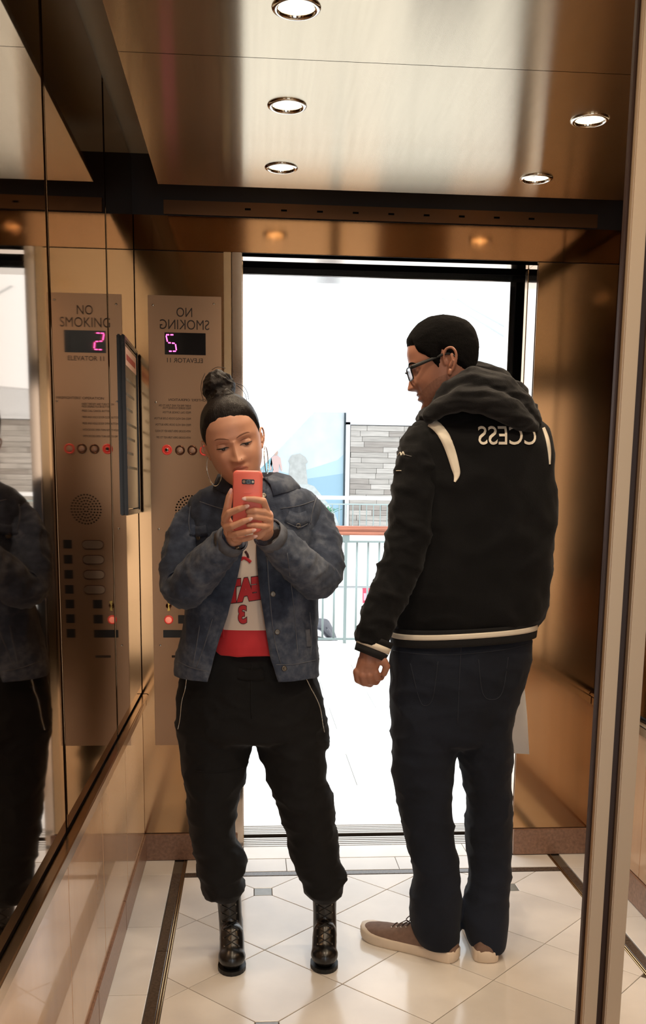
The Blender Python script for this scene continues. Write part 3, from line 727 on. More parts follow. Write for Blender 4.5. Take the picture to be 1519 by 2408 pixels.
Rp = [((629, 1212, 2.440, .0150), (622, 1246, 2.462, .0190)), ((622, 1246, 2.462, .0190), (628, 1262, 2.50, .0235)), ((627, 1236, 2.440, .0150), (608, 1256, 2.446, .0140)), ((632, 1214, 2.435, .012), (630, 1240, 2.44, .014))]
lhm, rhm = hand(Lh, Lp), hand(Rh, Rp)
# core of the body under the clothes
core = MB()
def PX(px, py, Y): return P(px, py, Y)
core.chain([PX(592, 1168, 2.735), PX(595, 1300, 2.75), PX(590, 1480, 2.76), PX(590, 1640, 2.76)], [.055, .085, .085, .095])
core.chain([PX(540, 1300, 2.75), PX(530, 1480, 2.76), PX(520, 1640, 2.76), PX(500, 1850, 2.745), PX(515, 2030, 2.73), PX(538, 2100, 2.722)], [.07, .065, .08, .055, .03, .02])
core.chain([PX(650, 1300, 2.75), PX(655, 1480, 2.76), PX(665, 1640, 2.76), PX(710, 1850, 2.745), PX(745, 2030, 2.73), PX(763, 2100, 2.722)], [.07, .065, .08, .055, .03, .02])
core.chain([PX(595, 1200, 2.74), PX(490, 1205, 2.74), PX(440, 1250, 2.72), PX(427, 1320, 2.685), PX(432, 1378, 2.635), PX(472, 1345, 2.57), PX(513, 1300, 2.525), PX(548, 1272, 2.495)], [.05, .035, .033, .03, .03, .03, .026, .020])
core.chain([PX(595, 1200, 2.74), PX(705, 1200, 2.74), PX(750, 1245, 2.72), PX(758, 1308, 2.685), PX(748, 1358, 2.635), PX(708, 1332, 2.57), PX(667, 1290, 2.525), PX(629, 1260, 2.495)], [.05, .035, .033, .03, .03, .03, .026, .020])
cm = core.remesh(0.014, 2)
person_w = bpy.data.objects.new('person', merge_mesh('person', [(wh, idx), (lhm, 0), (rhm, 0), (cm, 0)], [w_skin, w_lip]))
link(person_w)
tag(person_w, 'person in a denim jacket and black joggers taking a mirror photo with a pink phone', 'person')
W = person_w
# nails
nail_m = M('pale_nail_polish', S(228, 186, 176), 0.15, 0, coat=0.6)
def nail(a, b, r, par, ln=0.0075):
    a, b = P(*a[:3]), P(*b[:3]); d = (b - a).normalized(); c = b + d * (r * 0.45)
    nrm = Vector((0, -1, 0)); nrm = (nrm - d * nrm.dot(d)).normalized(); sd = d.cross(nrm)
    R = Matrix((sd, nrm, d)).transposed()
    MB().ell(c + nrm * r * 0.72, (r * 0.72, 0.0016, ln), R, 14, 8).build('fingernail', nail_m, par, True)
for f in Lh[:4] + Rh[:1]: nail(f[-2], f[-1], f[-1][3], W)
nail(Lh[4][-2], Lh[4][-1], .0066, W, 0.010)
# eyes, lashes, brows
ink = M('lash_ink', S(16, 10, 9), 0.5); eye_w = M('eye_white', S(196, 184, 176), 0.2); iris_m = M('eye_iris', S(28, 16, 12), 0.1)
brow_m = M('eyebrow_hair', S(132, 92, 72), 0.9)
def local_tube(bv, pts, rads, name, mat, par, mtx, off=0.0006, sub=5, flat=None):
    p3 = [face_at(bv, x, z, off) for x, z in pts]
    pp, rr = cat_rom(p3, rads, sub); return MB().tube([mtx @ p for p in pp], rr, 8).build(name, mat, par, True)
for s in (-1, 1):
    cx = s * .031
    up_ = [(cx - .0150, -.0015), (cx - .008, -.0012), (cx, -.0020), (cx + .008, -.0015), (cx + .0150, -.0010)]
    lo_ = [(cx - .0120, -.0035), (cx - .006, -.0064), (cx, -.0072), (cx + .006, -.0064), (cx + .0120, -.0033)]
    v = [HW @ face_at(hb, x, z, 0.0008) for x, z in up_] + [HW @ face_at(hb, x, z, 0.0008) for x, z in lo_]
    e = mesh_obj('eye', v, [(i, i + 1, i + 6, i + 5) for i in range(4)], eye_w, W, True)
    MB().ell(HW @ face_at(hb, cx + 0.001, -.0042, 0.0004), (.0052, .0016, .0030)).build('iris', iris_m, e, True)
    local_tube(hb, [(cx - .0165, -.0020), (cx - .008, -.0010), (cx, -.0016), (cx + .008, -.0010), (cx + .0165, -.0016)], [.0006, .0016, .0019, .0016, .0006], 'eyelashes', ink, W, HW, 0.0012)
    local_tube(hb, [(cx - .015, .0075), (cx, .0105), (cx + .015, .0075)], [.0004, .0007, .0004], 'lid_crease', brow_m, W, HW, 0.0)
    local_tube(hb, [(s * .010, .0185), (s * .024, .0235), (s * .040, .0245), (s * .055, .0165)], [.0016, .0024, .0020, .0007], 'eyebrow', brow_m, W, HW, -0.0012)
MB().ell(HW @ face_at(hb, .010, -.034, 0.001), .0013).build('nose_stud', chrome, W, True)
# hair: smooth cap pulled up into a bun
HLx = [(0, .066), (.45, .062), (.8, .050), (1.05, .026), (1.25, -.006), (1.42, .002), (1.6, .012), (1.85, -.03), (2.3, -.075), (math.pi, -.092)]
def whair(p):
    t = math.atan2(abs(p.x), -p.y); return p.z - tab(t, HLx) + 0.0016 * noise.noise(p * 160)
hv, hf = hairline_patch(wV, wF, 120, whair, lambda p: 0.005 + 0.006 * max(0, p.z / 0.11), HW, 0.034)
hair = cloth('hair', hv, hf, w_hair, W, 0.0012, 42, (1, 1, 0.35), 2.0)
bun = MB(); bc = P(514, 908, 2.655); br_ = 0.041
for k in range(3):
    pts = []
    for i in range(9):
        a = k * 2.1 + i * 0.55; zz = -0.026 + 0.052 * i / 8; rr = 0.023 * math.cos((i - 3.6) / 8 * 2.2)
        pts.append(bc + Vector((rr * math.cos(a), rr * math.sin(a), zz)))
    bun.chain(pts, [.019, .021, .022, .0225, .022, .021, .020, .018, .015])
bun.ell(bc, (0.042, 0.040, 0.040)); bun.caps(bc + Vector((0.002, 0, -0.03)), 0.034, HW @ Vector((0, 0.012, 0.104)), 0.036)
bme = bun.remesh(0.003, 3); wrinkle(bme, 0.0042, 45, (1, 1, 1.6), 4.0)
finish('hair_bun', bme, w_hair, W, True)
for pts in ([(556, 902, 2.64), (572, 908, 2.63), (581, 922, 2.63), (585, 940, 2.635)], [(556, 906, 2.65), (568, 915, 2.64), (577, 928, 2.64), (580, 942, 2.645)], [(482, 878, 2.64), (474, 898, 2.63), (473, 920, 2.63), (478, 940, 2.64)],
            [(498, 870, 2.64), (512, 863, 2.63), (530, 866, 2.635)]):
    MB().tube([P(*q) for q in pts], [.0007] * len(pts), 6, sub=5).build('loose_strand', w_hair, W, True)
# hoop earrings
ear_m = M('silver_hoop', S(214, 204, 186), 0.12, 1.0)
def hoop(cp, rx, ry, rz, tilt):
    c = P(*cp); pts = []
    for i in range(41):
        a = 2 * math.pi * i / 40; q = Vector((rx * math.cos(a), ry * math.cos(a), rz * math.sin(a))); q = Matrix.Rotation(tilt, 3, 'Y') @ q; pts.append(c + q)
    MB().tube(pts, 0.0014, 8, cap=False).build('hoop_earring', ear_m, W, True)
hoop((503, 1102, 2.64), 0.0205, -0.040, 0.046, -0.12)
hoop((626, 1082, 2.64), 0.0055, 0.040, 0.036, -0.06)

# ---- jersey
jer_w = M('jersey_white', S(224, 206, 192), 0.7, 0, bump=0.1, bscale=500, sheen=0.2)
jer_r = M('jersey_red', S(196, 34, 44), 0.7, 0, bump=0.1, bscale=500, sheen=0.2)
let_r = M('print_red', S(190, 30, 38), 0.6); let_k = M('print_outline', S(60, 16, 20), 0.6)
jv, jf = silh([(1132, 560, 634, 2.735, .052), (1150, 540, 660, 2.735, .06), (1200, 505, 690, 2.745, .085), (1290, 500, 690, 2.75, .104), (1400, 488, 702, 2.75, .104), (1470, 482, 705, 2.75, .108), (1505, 480, 705, 2.75, .116), (1528, 488, 698, 2.75, .113)], 72, 2.4, 8)
jersey = cloth('jersey', jv, jf, [jer_w, jer_r], W, 0.0055, 11, (1.2, 1, 0.35), 1.0)
zb, zn = P(560, 1484, 2.64).z, P(590, 1180, 2.70).z
for p in jersey.data.polygons: p.material_index = 1 if (p.center.z < zb or p.center.z > zn) else 0
jb = bvh_of(jersey)
def project_text(txt, size, sx, px, py, Yp, bv, mat, name, par, off, bold=0.0, skew=0.0, subdiv=3):
    v, f = text_mesh(txt, size, bold, subdiv=subdiv); c = P(px, py, Yp); out = []
    for q in v:
        x = c.x - q.x * sx; z = c.z + q.y + skew * (-q.x * sx)
        loc, n_, i_, d_ = bv.ray_cast(Vector((x, Yp - 0.6, z)), Vector((0, 1, 0)))
        out.append((loc if loc is not None else Vector((x, Yp, z))) + Vector((0, -off, 0)))
    return mesh_obj(name, out, f, mat, par)
# jacket-open lettering, reversed as the mirror shows it
project_text('HEAT', 0.075, 0.70, 592, 1386, 2.66, jb, let_k, 'lettering_outline', jersey, 0.0012, 0.0085, 0.14)
project_text('HEAT', 0.075, 0.70, 592, 1386, 2.66, jb, let_r, 'lettering', jersey, 0.0022, 0.0062, 0.14)
project_text('3', 0.064, 0.80, 570, 1445, 2.66, jb, let_k, 'numeral_outline', jersey, 0.0012, 0.0046, 0.0)
project_text('3', 0.064, 0.80, 570, 1445, 2.66, jb, let_r, 'numeral', jersey, 0.0022, 0.0026, 0.0)
ribbon(jb, [(563, 1318), (575, 1312), (590, 1322)], 7, 'emblem_stroke', let_r, jersey, 0.002, 6)
ribbon(jb, [(577, 1296), (582, 1304), (584, 1312)], 5, 'emblem_stroke', let_k, jersey, 0.002, 6)
for xx in (521, 524.5): ribbon(jb, [(xx, 1478), (xx + 1, 1500)], 2, 'side_stripe', let_r, jersey, 0.002, 3)

# ---- trousers
trk = M('black_jogger_cloth', S(13, 13, 15), 0.8, 0, var=0.2, vscale=14, bump=0.15, bscale=400, sheen=0.05, spec=0.25)
t1 = silh([(1490, 462, 720, 2.76, .10), (1540, 440, 735, 2.76, .11), (1590, 424, 744, 2.76, .118), (1640, 413, 760, 2.76, .122), (1690, 414, 768, 2.755, .122), (1728, 417, 774, 2.752, .112), (1742, 450, 745, 2.752, .07)], 56)
t2 = silh([(1660, 420, 586, 2.755, .10), (1700, 415, 590, 2.752, .10), (1735, 418, 592, 2.75, .098), (1790, 424, 586, 2.745, .092), (1830, 430, 576, 2.74, .088), (1880, 437, 561, 2.735, .084), (1930, 443, 554, 2.73, .08), (1975, 449, 556, 2.73, .08), (1997, 455, 573, 2.73, .082), (2020, 459, 578, 2.725, .082), (2045, 463, 577, 2.72, .08), (2063, 470, 569, 2.72, .076), (2080, 471, 578, 2.72, .078), (2098, 478, 573, 2.72, .07), (2114, 500, 562, 2.72, .05)], 40, 2.1, 5)
t3 = silh([(1660, 600, 764, 2.755, .10), (1700, 598, 768, 2.752, .10), (1745, 602, 776, 2.75, .098), (1763, 606, 767, 2.748, .094), (1810, 622, 771, 2.745, .09), (1838, 631, 766, 2.74, .086), (1875, 644, 783, 2.735, .086), (1900, 652, 790, 2.735, .086), (1922, 660, 786, 2.73, .082), (1960, 673, 795, 2.73, .08), (2010, 684, 798, 2.73, .078), (2035, 692, 804, 2.725, .078), (2058, 703, 818, 2.72, .08), (2077, 712, 808, 2.72, .074), (2096, 716, 808, 2.72, .072), (2114, 732, 793, 2.72, .05)], 40, 2.1, 5)
tm = MB().add(*t1).add(*t2).add(*t3)
tme = tm.remesh(0.007, 5); tm = MB().add([q.co for q in tme.vertices], [tuple(p.vertices) for p in tme.polygons])
trousers = cloth('joggers', tm.v, tm.f, trk, W, 0.0058, 7, (1, 1, 1.7), 3.0, sharp=True)
tb = bvh_of(trousers)
zip_m = M('zip_metal', S(188, 184, 176), 0.25, 1.0)
seam(tb, [(440, 1588), (436, 1620), (428, 1650), (424, 1690), (419, 1715)], 0.0016, 'pocket_zip', zip_m, trousers, 0.001)
seam(tb, [(716, 1586), (728, 1614), (742, 1640), (752, 1665), (758, 1700), (762, 1722)], 0.0016, 'pocket_zip', zip_m, trousers, 0.001)
seam(tb, [(460, 1812), (500, 1816), (540, 1812), (572, 1806)], 0.0013, 'knee_seam', trk, trousers, 0.001)
seam(tb, [(592, 1560), (590, 1620), (592, 1690)], 0.0016, 'fly_seam', trk, trousers, 0.001)
ribbon(tb, [(560, 1584), (590, 1588), (620, 1584)], 26, 'waistband', trk, trousers, 0.003)

# ---- denim jacket
den = denim_mat('washed_denim', S(34, 43, 60), S(57, 66, 84), S(100, 107, 120))
den_l = M('denim_seam', S(92, 96, 106), 0.8, 0, var=0.3, vscale=40)
rows = smooth_rows([(1130, 545, 652, 2.745, .062, 0), (1141, 512, 692, 2.745, .080, 0), (1158, 472, 730, 2.74, .096, 0), (1185, 448, 752, 2.74, .108, 0), (1250, 448, 750, 2.74, .120, 0), (1350, 452, 744, 2.74, .122, 0), (1450, 438, 744, 2.74, .123, 0), (1520, 424, 746, 2.74, .124, 0), (1552, 416, 747, 2.74, .124, 0), (1570, 414, 747, 2.74, .126, 0), (1584, 415, 745, 2.74, .126, 0)], 6)
opL = [(1130, 578), (1290, 573), (1350, 560), (1400, 548), (1450, 535), (1500, 517), (1550, 503), (1610, 487)]
opR = [(1130, 608), (1290, 603), (1350, 607), (1400, 612), (1450, 620), (1500, 628), (1550, 636), (1610, 656)]
n = 84; jv, jf = [], []
for py, xl, xr, Y, ry, _ in rows:
    a, b = P(xl, py, Y), P(xr, py, Y); c = (a + b) / 2; rx = (b - a).length / 2; e = 2.5
    Yf = Y - ry; fy = proj((c.x, Yf, c.z))[1]
    xa = P(tab(fy, opL), fy, Yf).x - c.x; xb = P(tab(fy, opR), fy, Yf).x - c.x
    dl = math.asin(max(-1, min(1, math.copysign((abs(xa) / rx) ** (e / 2), -xa)))); dr_ = math.asin(max(-1, min(1, math.copysign((abs(xb) / rx) ** (e / 2), xb))))
    t0, t1_ = -math.pi / 2 + dr_, 1.5 * math.pi - dl
    for j in range(n):
        th = t0 + (t1_ - t0) * j / (n - 1); ct, st = math.cos(th), math.sin(th)
        # the hem rises a little towards the side
        jv.append(Vector((c.x + math.copysign(abs(ct) ** (2 / e), ct) * rx, c.y + math.copysign(abs(st) ** (2 / e), st) * ry, c.z)))
for i in range(len(rows) - 1):
    for j in range(n - 1): jf.append((i * n + j, i * n + j + 1, (i + 1) * n + j + 1, (i + 1) * n + j))
jacket = cloth('denim_jacket', jv, jf, den, W, 0.0052, 9, (1.5, 1, 0.8), 6.0, thick=-0.004, sharp=True)
def sleeve(pts, name, mat, par, amp, n=48, seed=0, sub=14, scale=13):
    pp, rr = cat_rom([P(*q[:3]) for q in pts], [q[3] for q in pts], sub); m = MB().tube(pp, rr, n)
    return cloth(name, m.v, m.f, mat, par, amp, scale, (1, 1, 1.3), seed, sharp=True)
sl = sleeve([(520, 1205, 2.745, .050), (478, 1216, 2.74, .056), (446, 1256, 2.72, .058), (426, 1320, 2.685, .057), (430, 1384, 2.635, .056), (470, 1348, 2.570, .054), (512, 1300, 2.525, .046), (543, 1270, 2.488, .035), (549, 1263, 2.478, .034)], 'sleeve', den, jacket, 0.0065, seed=8)
sr = sleeve([(676, 1200, 2.745, .050), (718, 1212, 2.74, .056), (746, 1252, 2.72, .058), (760, 1305, 2.685, .056), (750, 1362, 2.635, .056), (710, 1335, 2.570, .054), (668, 1292, 2.525, .047), (636, 1262, 2.488, .036), (630, 1256, 2.478, .035)], 'sleeve', den, jacket, 0.0065, seed=11)
for pts in (((536, 1277, 2.497, .0375), (551, 1263, 2.477, .0365)), ((643, 1266, 2.497, .0385), (629, 1253, 2.477, .0375))):
    c = MB().tube([P(*pts[0][:3]), P(*pts[1][:3])], [pts[0][3], pts[1][3]], 32, cap=False)
    cloth('cuff', c.v, c.f, den_l, jacket, 0.0008, 30, thick=-0.004)
# collar
cc = P(592, 1140, 2.735); v, f = [], []
N = 48; jbv = bvh_of(jacket)
for j in range(N):
    t = j / (N - 1); th = -math.pi / 2 + 0.50 + t * (2 * math.pi - 1.0); ct, st = math.cos(th), math.sin(th)
    endk = max(0, 1 - min(t, 1 - t) / 0.20); zl = cc.z + 0.006 - 0.034 * endk
    rl = 0.0
    for zq in (zl, zl + 0.006, zl + 0.012):
        loc, nn, ii, dd = jbv.ray_cast(Vector((cc.x + ct * 0.4, cc.y + st * 0.4, zq)), Vector((-ct, -st, 0)))
        if loc is not None: rl = max(rl, math.hypot(loc.x - cc.x, loc.y - cc.y))
    rl = min(max(rl + 0.007, 0.095), 0.150)
    top = cc + Vector((ct * .060, st * .058, 0.034 - 0.016 * endk)); mid = cc + Vector((ct * .070, st * .068, 0.036 - 0.016 * endk))
    low = Vector((cc.x + ct * rl, cc.y + st * rl, zl)); m2 = (mid + low) / 2 + Vector((ct * .008, st * .008, .007))
    base = cc + Vector((ct * .060, st * .057, -0.012))
    v += [base, top, mid, m2, low]
for j in range(N - 1):
    for k in range(4): f.append((j * 5 + k, j * 5 + k + 1, j * 5 + k + 6, j * 5 + k + 5))
cloth('collar', v, f, den, jacket, 0.0016, 25, thick=0.004, seed=3)
jk = bvh_of(jacket, sl, sr)
btn = M('jacket_button', S(112, 106, 98), 0.4, 0.9)
for px, py in ((642, 1397), (652, 1486), (668, 1572), (701, 1237), (467, 1264), (620, 1166), (557, 1291), (590, 1291)): disc_on(jk, px, py, 0.0076, 0.004, 'button', btn, jacket)
for pts in ([(470, 1180), (520, 1196), (540, 1198)], [(660, 1196), (700, 1190), (738, 1178)], [(628, 1310), (634, 1400), (645, 1500), (660, 1560)], [(675, 1300), (690, 1420), (700, 1540)], [(470, 1470), (462, 1520), (455, 1560)], [(500, 1455), (480, 1520), (462, 1570)],
            [(418, 1555), (450, 1570), (496, 1580)], [(648, 1563), (690, 1562), (742, 1552)], [(728, 1440), (732, 1490), (730, 1540)], [(448, 1190), (444, 1230), (450, 1262)], [(744, 1170), (735, 1200), (730, 1232)]):
    seam(jk, pts, 0.0013, 'seam', den_l, jacket, 0.0006)
ribbon(jk, [(674, 1214), (698, 1222), (722, 1216)], 30, 'pocket_flap', den, jacket, 0.004)
ribbon(jk, [(448, 1246), (466, 1250), (488, 1246)], 24, 'pocket_flap', den, jacket, 0.004)
seam(jk, [(674, 1230), (700, 1240), (722, 1232)], 0.0012, 'seam', den_l, jacket, 0.0045)
ribbon(jk, [(722, 1480), (726, 1520)], 9, 'side_tab', den_l, jacket, 0.003)

# ---- boots
leath = M('black_leather', S(14, 13, 13), 0.28, 0, bump=0.08, bscale=90, coat=0.2)
sole_m = M('boot_sole', S(9, 9, 9), 0.5); eyelet = M('boot_eyelet', S(150, 146, 140), 0.25, 1.0)
def boot(xs, toe_x, par, sgn):
    (xa, ya), (xb, yb) = xs
    top_, ank = P(xa, ya, 2.722), P(xb, yb, 2.722); tx = PF(toe_x, 2290).x
    m = MB(); m.tube([top_, (top_ + ank) / 2, ank], [(.037, .040), (.035, .038), (.036, .040)], 24)
    ball = Vector((tx, 2.635, 0.045)); heel = Vector((ank.x, 2.742, 0.098))
    m.chain([ank, heel], [.036, .034]); m.chain([ank + Vector((0, -.008, -.02)), Vector(((ank.x + tx) / 2, 2.675, 0.082)), ball, Vector((tx, 2.612, 0.038))], [.036, .036, .037, .033])
    m.ell((tx, 2.622, .040), (.0405, .046, .032))
    me = m.remesh(0.004, 4)
    for q in me.vertices: q.co.z = max(q.co.z, 0.011 if q.co.y < 2.69 else 0.011 + (q.co.y - 2.69) * 1.05)
    b = finish('ankle_boot', me, leath, par, True)
    pl = []
    for i in range(20):
        a = 2 * math.pi * i / 20; pl.append((tx + .0405 * math.cos(a), 2.628 + (.052 if math.sin(a) < 0 else .06) * math.sin(a)))
    MB().prism(pl, 'z', 0.0005, 0.013).build('boot_sole', sole_m, b)
    MB().add([(ank.x + sx * w, 2.742 + sy * d, z) for z, w, d in ((0.0005, .022, .024), (0.085, .029, .032)) for sx, sy in ((-1, -1), (1, -1), (1, 1), (-1, 1))],
             [(0, 1, 2, 3), (4, 5, 6, 7), (0, 1, 5, 4), (1, 2, 6, 5), (2, 3, 7, 6), (3, 0, 4, 7)]).build('boot_heel', sole_m, b)
    bb = bvh_of(b); L_, R_ = [], []
    for k in range(6):
        t = k / 5; cxp = xa + (xb - xa) * t; yy = ya + 42 + (yb - ya - 22) * t
        for o_, lst in ((-17, L_), (17, R_)):
            disc_on(bb, cxp + o_, yy, 0.0028, 0.0018, 'eyelet', eyelet, b); lst.append((cxp + o_, yy))
    for k in range(5):
        seam(bb, [L_[k], ((L_[k][0] + R_[k + 1][0]) / 2, (L_[k][1] + R_[k + 1][1]) / 2), R_[k + 1]], 0.0014, 'lace', sole_m, b, 0.001, 3)
        seam(bb, [R_[k], ((R_[k][0] + L_[k + 1][0]) / 2, (R_[k][1] + L_[k + 1][1]) / 2), L_[k + 1]], 0.0014, 'lace', sole_m, b, 0.001, 3)
    return b
boot(((537, 2085), (545, 2205)), 545, W, -1); boot(((763, 2085), (764, 2200)), 765, W, 1)

# ---- the phone (held: a thing of its own)
case_m = M('salmon_phone_case', S(238, 118, 104), 0.4, 0, sss=0.0)
ph = empty('phone', P(582, 1250, 2.42), 'salmon pink cased phone held up in both hands in front of the face', 'phone')
tl = math.radians(9.5); pc = P(582, 1108 + 71, 2.400 + 0.0075)
PM = Matrix.Translation(pc) @ Matrix.Rotation(tl, 4, 'X') @ Matrix.Rotation(math.radians(0.7), 4, 'Y')
def rounded_slab(w, h, d, r, y0=0.0, cx=0.0, cz=0.0, bev=0.003, seg=8):
    pts = []
    for sx, sz, a0 in ((1, 1, 0), (-1, 1, 90), (-1, -1, 180), (1, -1, 270)):
        for k in range(seg + 1):
            a = math.radians(a0 + 90 * k / seg); pts.append((cx + sx * (w / 2 - r) + r * math.cos(a), cz + sz * (h / 2 - r) + r * math.sin(a)))
    n_ = len(pts); v = []; 
    for yy, sh in ((y0 - d / 2, bev), (y0 - d / 2 + bev, 0), (y0 + d / 2 - bev, 0), (y0 + d / 2, bev)):
        for x_, z_ in pts:
            dx, dz = x_ - cx, z_ - cz; v.append(Vector((cx + dx * (1 - 2 * sh / w), yy, cz + dz * (1 - 2 * sh / h))))
    f = [tuple(range(n_)), tuple(3 * n_ + i for i in range(n_))]
    for k in range(3):
        for i in range(n_): f.append((k * n_ + i, k * n_ + (i + 1) % n_, (k + 1) * n_ + (i + 1) % n_, (k + 1) * n_ + i))
    return [PM @ q for q in v], f
mesh_obj('case', *rounded_slab(0.0722, 0.150, 0.0105, 0.0115), case_m, ph, True).data.polygons.foreach_set('use_smooth', [False] * 0 or [True] * (2 + 36 * 3))
win = mesh_obj('camera_window', *rounded_slab(0.0305, 0.0118, 0.002, 0.003, -0.0053, 0.001, 0.049, 0.0004), M('camera_glass_black', S(14, 14, 16), 0.12), ph)
for dx, r_, m_ in ((-0.010, 0.0036, M('sensor_window', S(150, 120, 96), 0.3)), (0.001, 0.0052, M('lens_ring', S(96, 104, 104), 0.2, 0.8)), (0.0115, 0.0026, M('flash_white', S(228, 220, 206), 0.3))):
    q = PM @ Vector((0.001 + dx, -0.0062, 0.049)); MB().lathe([(0.0002, 0.0), (r_, 0.0), (r_, 0.0007), (0.0002, 0.0007)], q, PM.to_3x3() @ Vector((0, -1, 0)), 18).build('lens' if r_ > 0.005 else 'sensor', m_, win, False)
MB().lathe([(0.0002, 0.0), (0.0034, 0.0), (0.0034, 0.001), (0.0002, 0.001)], PM @ Vector((0.002, -0.0062, 0.049)), PM.to_3x3() @ Vector((0, -1, 0)), 18).build('lens_glass', M('lens_dark', S(20, 26, 30), 0.05), win)
MB().bbox(-0.0095, 0.0095, -0.0058, -0.005, 0.0215, 0.0228, 0.0003).build('embossed_mark', M('case_emboss', S(246, 140, 126), 0.35), ph).data.transform(PM)
# ================================================================ THE MAN
m_skin = M('man_skin', S(170, 118, 96), 0.45, 0, var=0.06, vscale=30, sss=0.10, bump=0.06, bscale=500)
m_jaw = M('man_stubble_shade', S(148, 103, 84), 0.6, 0, var=0.15, vscale=150)  # jaw shadow painted as a darker skin tone, with slight stubble
m_hair = M('man_hair', S(11, 9, 9), 0.9, 0, spec=0.1, var=0.5, vscale=220, bump=0.8, bscale=420)
NOSE = 0.026
MW = [(-.125, .020), (-.115, .034), (-.10, .046), (-.085, .055), (-.065, .063), (-.045, .068), (-.02, .072), (0, .0745), (.02, .0755), (.05, .073), (.075, .065), (.095, .049), (.107, .031), (.114, .006)]
MF = [(-.125, .060), (-.115, .080), (-.10, .0865), (-.085, .086), (-.065, .0865), (-.045, .0865), (-.02, .0855), (0, .0835), (.02, .0885), (.05, .086), (.075, .075), (.095, .054), (.107, .033), (.114, .006)]
MBk = [(-.125, .042), (-.10, .052), (-.085, .058), (-.065, .064), (-.045, .073), (-.02, .085), (0, .093), (.02, .098), (.05, .097), (.075, .085), (.095, .060), (.107, .036), (.114, .006)]
mfeat = [(.032, .001, .014, .011, -.0085), (.030, .017, .022, .007, .0048), (.043, -.030, .02, .018, .0045), (.014, -.037, .007, .0065, .008), (0, -.0585, .019, .006, .0066), (0, -.0645, .021, .0022, -.003), (0, -.0715, .017, .006, .0075),
         (0, -.083, .022, .005, -.003), (0, -.103, .018, .012, .0085), (.026, -.052, .006, .012, -.002)]
mV, mF = head_grid(MW, MF, MBk, mfeat)
sc = 1.05; mV = [v * sc for v in mV]
ya, pt = math.radians(8), math.radians(19)
fr_m = Vector((-math.cos(ya) * math.cos(pt), math.sin(ya) * math.cos(pt), -math.sin(pt)))
HM = frame_mtx(P(1042, 853, 2.775), fr_m, Vector((0.0, 0.0, 1)))
mh = MB().add(mV, mF)
for s in (-1, 1):
    add_ear(mh, s, 0.0755, 0.014, -0.010, 1.16)
    mh.ell((s * .033, -.071, .0), (.0145, .0105, .0100))
nb = HM.inverted() @ P(1112, 1000, 2.80)
mh.tube([(0, 0.024, -0.045), (Vector((0, 0.024, -0.045)) + nb) / 2 + Vector((0, 0.006, 0)), nb], [0.060, 0.060, 0.068], 24)
mhm = mh.remesh(0.0021, 2, 0.5)
mb_ = BVHTree.FromPolygons([v.co.copy() for v in mhm.vertices], [tuple(p.vertices) for p in mhm.polygons])
midx = []
for p in mhm.polygons:
    c = p.center; t = math.atan2(abs(c.x), -c.y)
    midx.append(1 if (c.z < -.050 - 0.012 * math.cos(2.2 * t) and t < 1.5 and not (abs(c.x) < .022 and -.078 < c.z < -.052)) else 0)
mhm.transform(HM)
hd = MB()
for q in ([(840, 1580, 2.635, .0125), (842, 1598, 2.645, .0112), (856, 1606, 2.662, .0102), (866, 1598, 2.672, .0090)],
          [(853, 1588, 2.630, .0128), (856, 1604, 2.642, .0115), (870, 1608, 2.660, .0105), (880, 1598, 2.670, .0092)],
          [(868, 1588, 2.628, .0126), (872, 1602, 2.640, .0112), (884, 1603, 2.658, .0104), (892, 1593, 2.668, .0090)],
          [(882, 1580, 2.630, .0115), (887, 1593, 2.640, .0104), (896, 1593, 2.654, .0094), (901, 1584, 2.662, .0082)],
          [(884, 1552, 2.630, .0150), (902, 1555, 2.622, .0120), (909, 1567, 2.624, .0105), (903, 1584, 2.630, .0090)]):
    hd.chain([P(*k[:3]) for k in q], [k[3] for k in q], 12)
for a, b in (((872, 1525, 2.645, .0290), (868, 1556, 2.640, .0300)), ((860, 1556, 2.638, .0240), (846, 1580, 2.638, .0155)), ((866, 1556, 2.638, .0260), (860, 1584, 2.636, .0165)), ((876, 1556, 2.638, .0240), (872, 1584, 2.636, .0160))):
    hd.caps(P(*a[:3]), a[3], P(*b[:3]), b[3], 16)
hdm = hd.remesh(0.0022, 3, 0.5)
core = MB()
core.chain([P(1112, 1000, 2.80), P(1110, 1150, 2.79), P(1095, 1400, 2.78), P(1085, 1640, 2.78)], [.06, .10, .10, .105])
core.chain([P(1040, 1640, 2.78), P(1000, 1850, 2.76), P(1015, 2050, 2.72), P(1035, 2190, 2.70)], [.085, .06, .045, .03])
core.chain([P(1130, 1640, 2.78), P(1150, 1850, 2.76), P(1150, 2050, 2.72), P(1145, 2190, 2.70)], [.085, .06, .045, .03])
core.chain([P(1110, 1060, 2.79), P(1000, 1060, 2.76), P(958, 1285, 2.70), P(905, 1415, 2.665), P(873, 1525, 2.645)], [.05, .045, .036, .032, .026])
core.chain([P(1110, 1060, 2.79), P(1225, 1060, 2.80), P(1235, 1300, 2.86), P(1215, 1450, 2.95), P(1195, 1540, 2.98)], [.05, .045, .036, .030, .026])
rh = P(1192, 1556, 2.985)
core.caps(rh, .026, rh + Vector((-.004, .01, -.04)), .024)
mcm = core.remesh(0.014, 2)
person_m = bpy.data.objects.new('person', merge_mesh('person', [(mhm, midx), (hdm, 0), (mcm, 0)], [m_skin, m_jaw]))
link(person_m); G = person_m
tag(G, 'person with glasses seen from behind in a black hooded jacket and dark jeans', 'person')
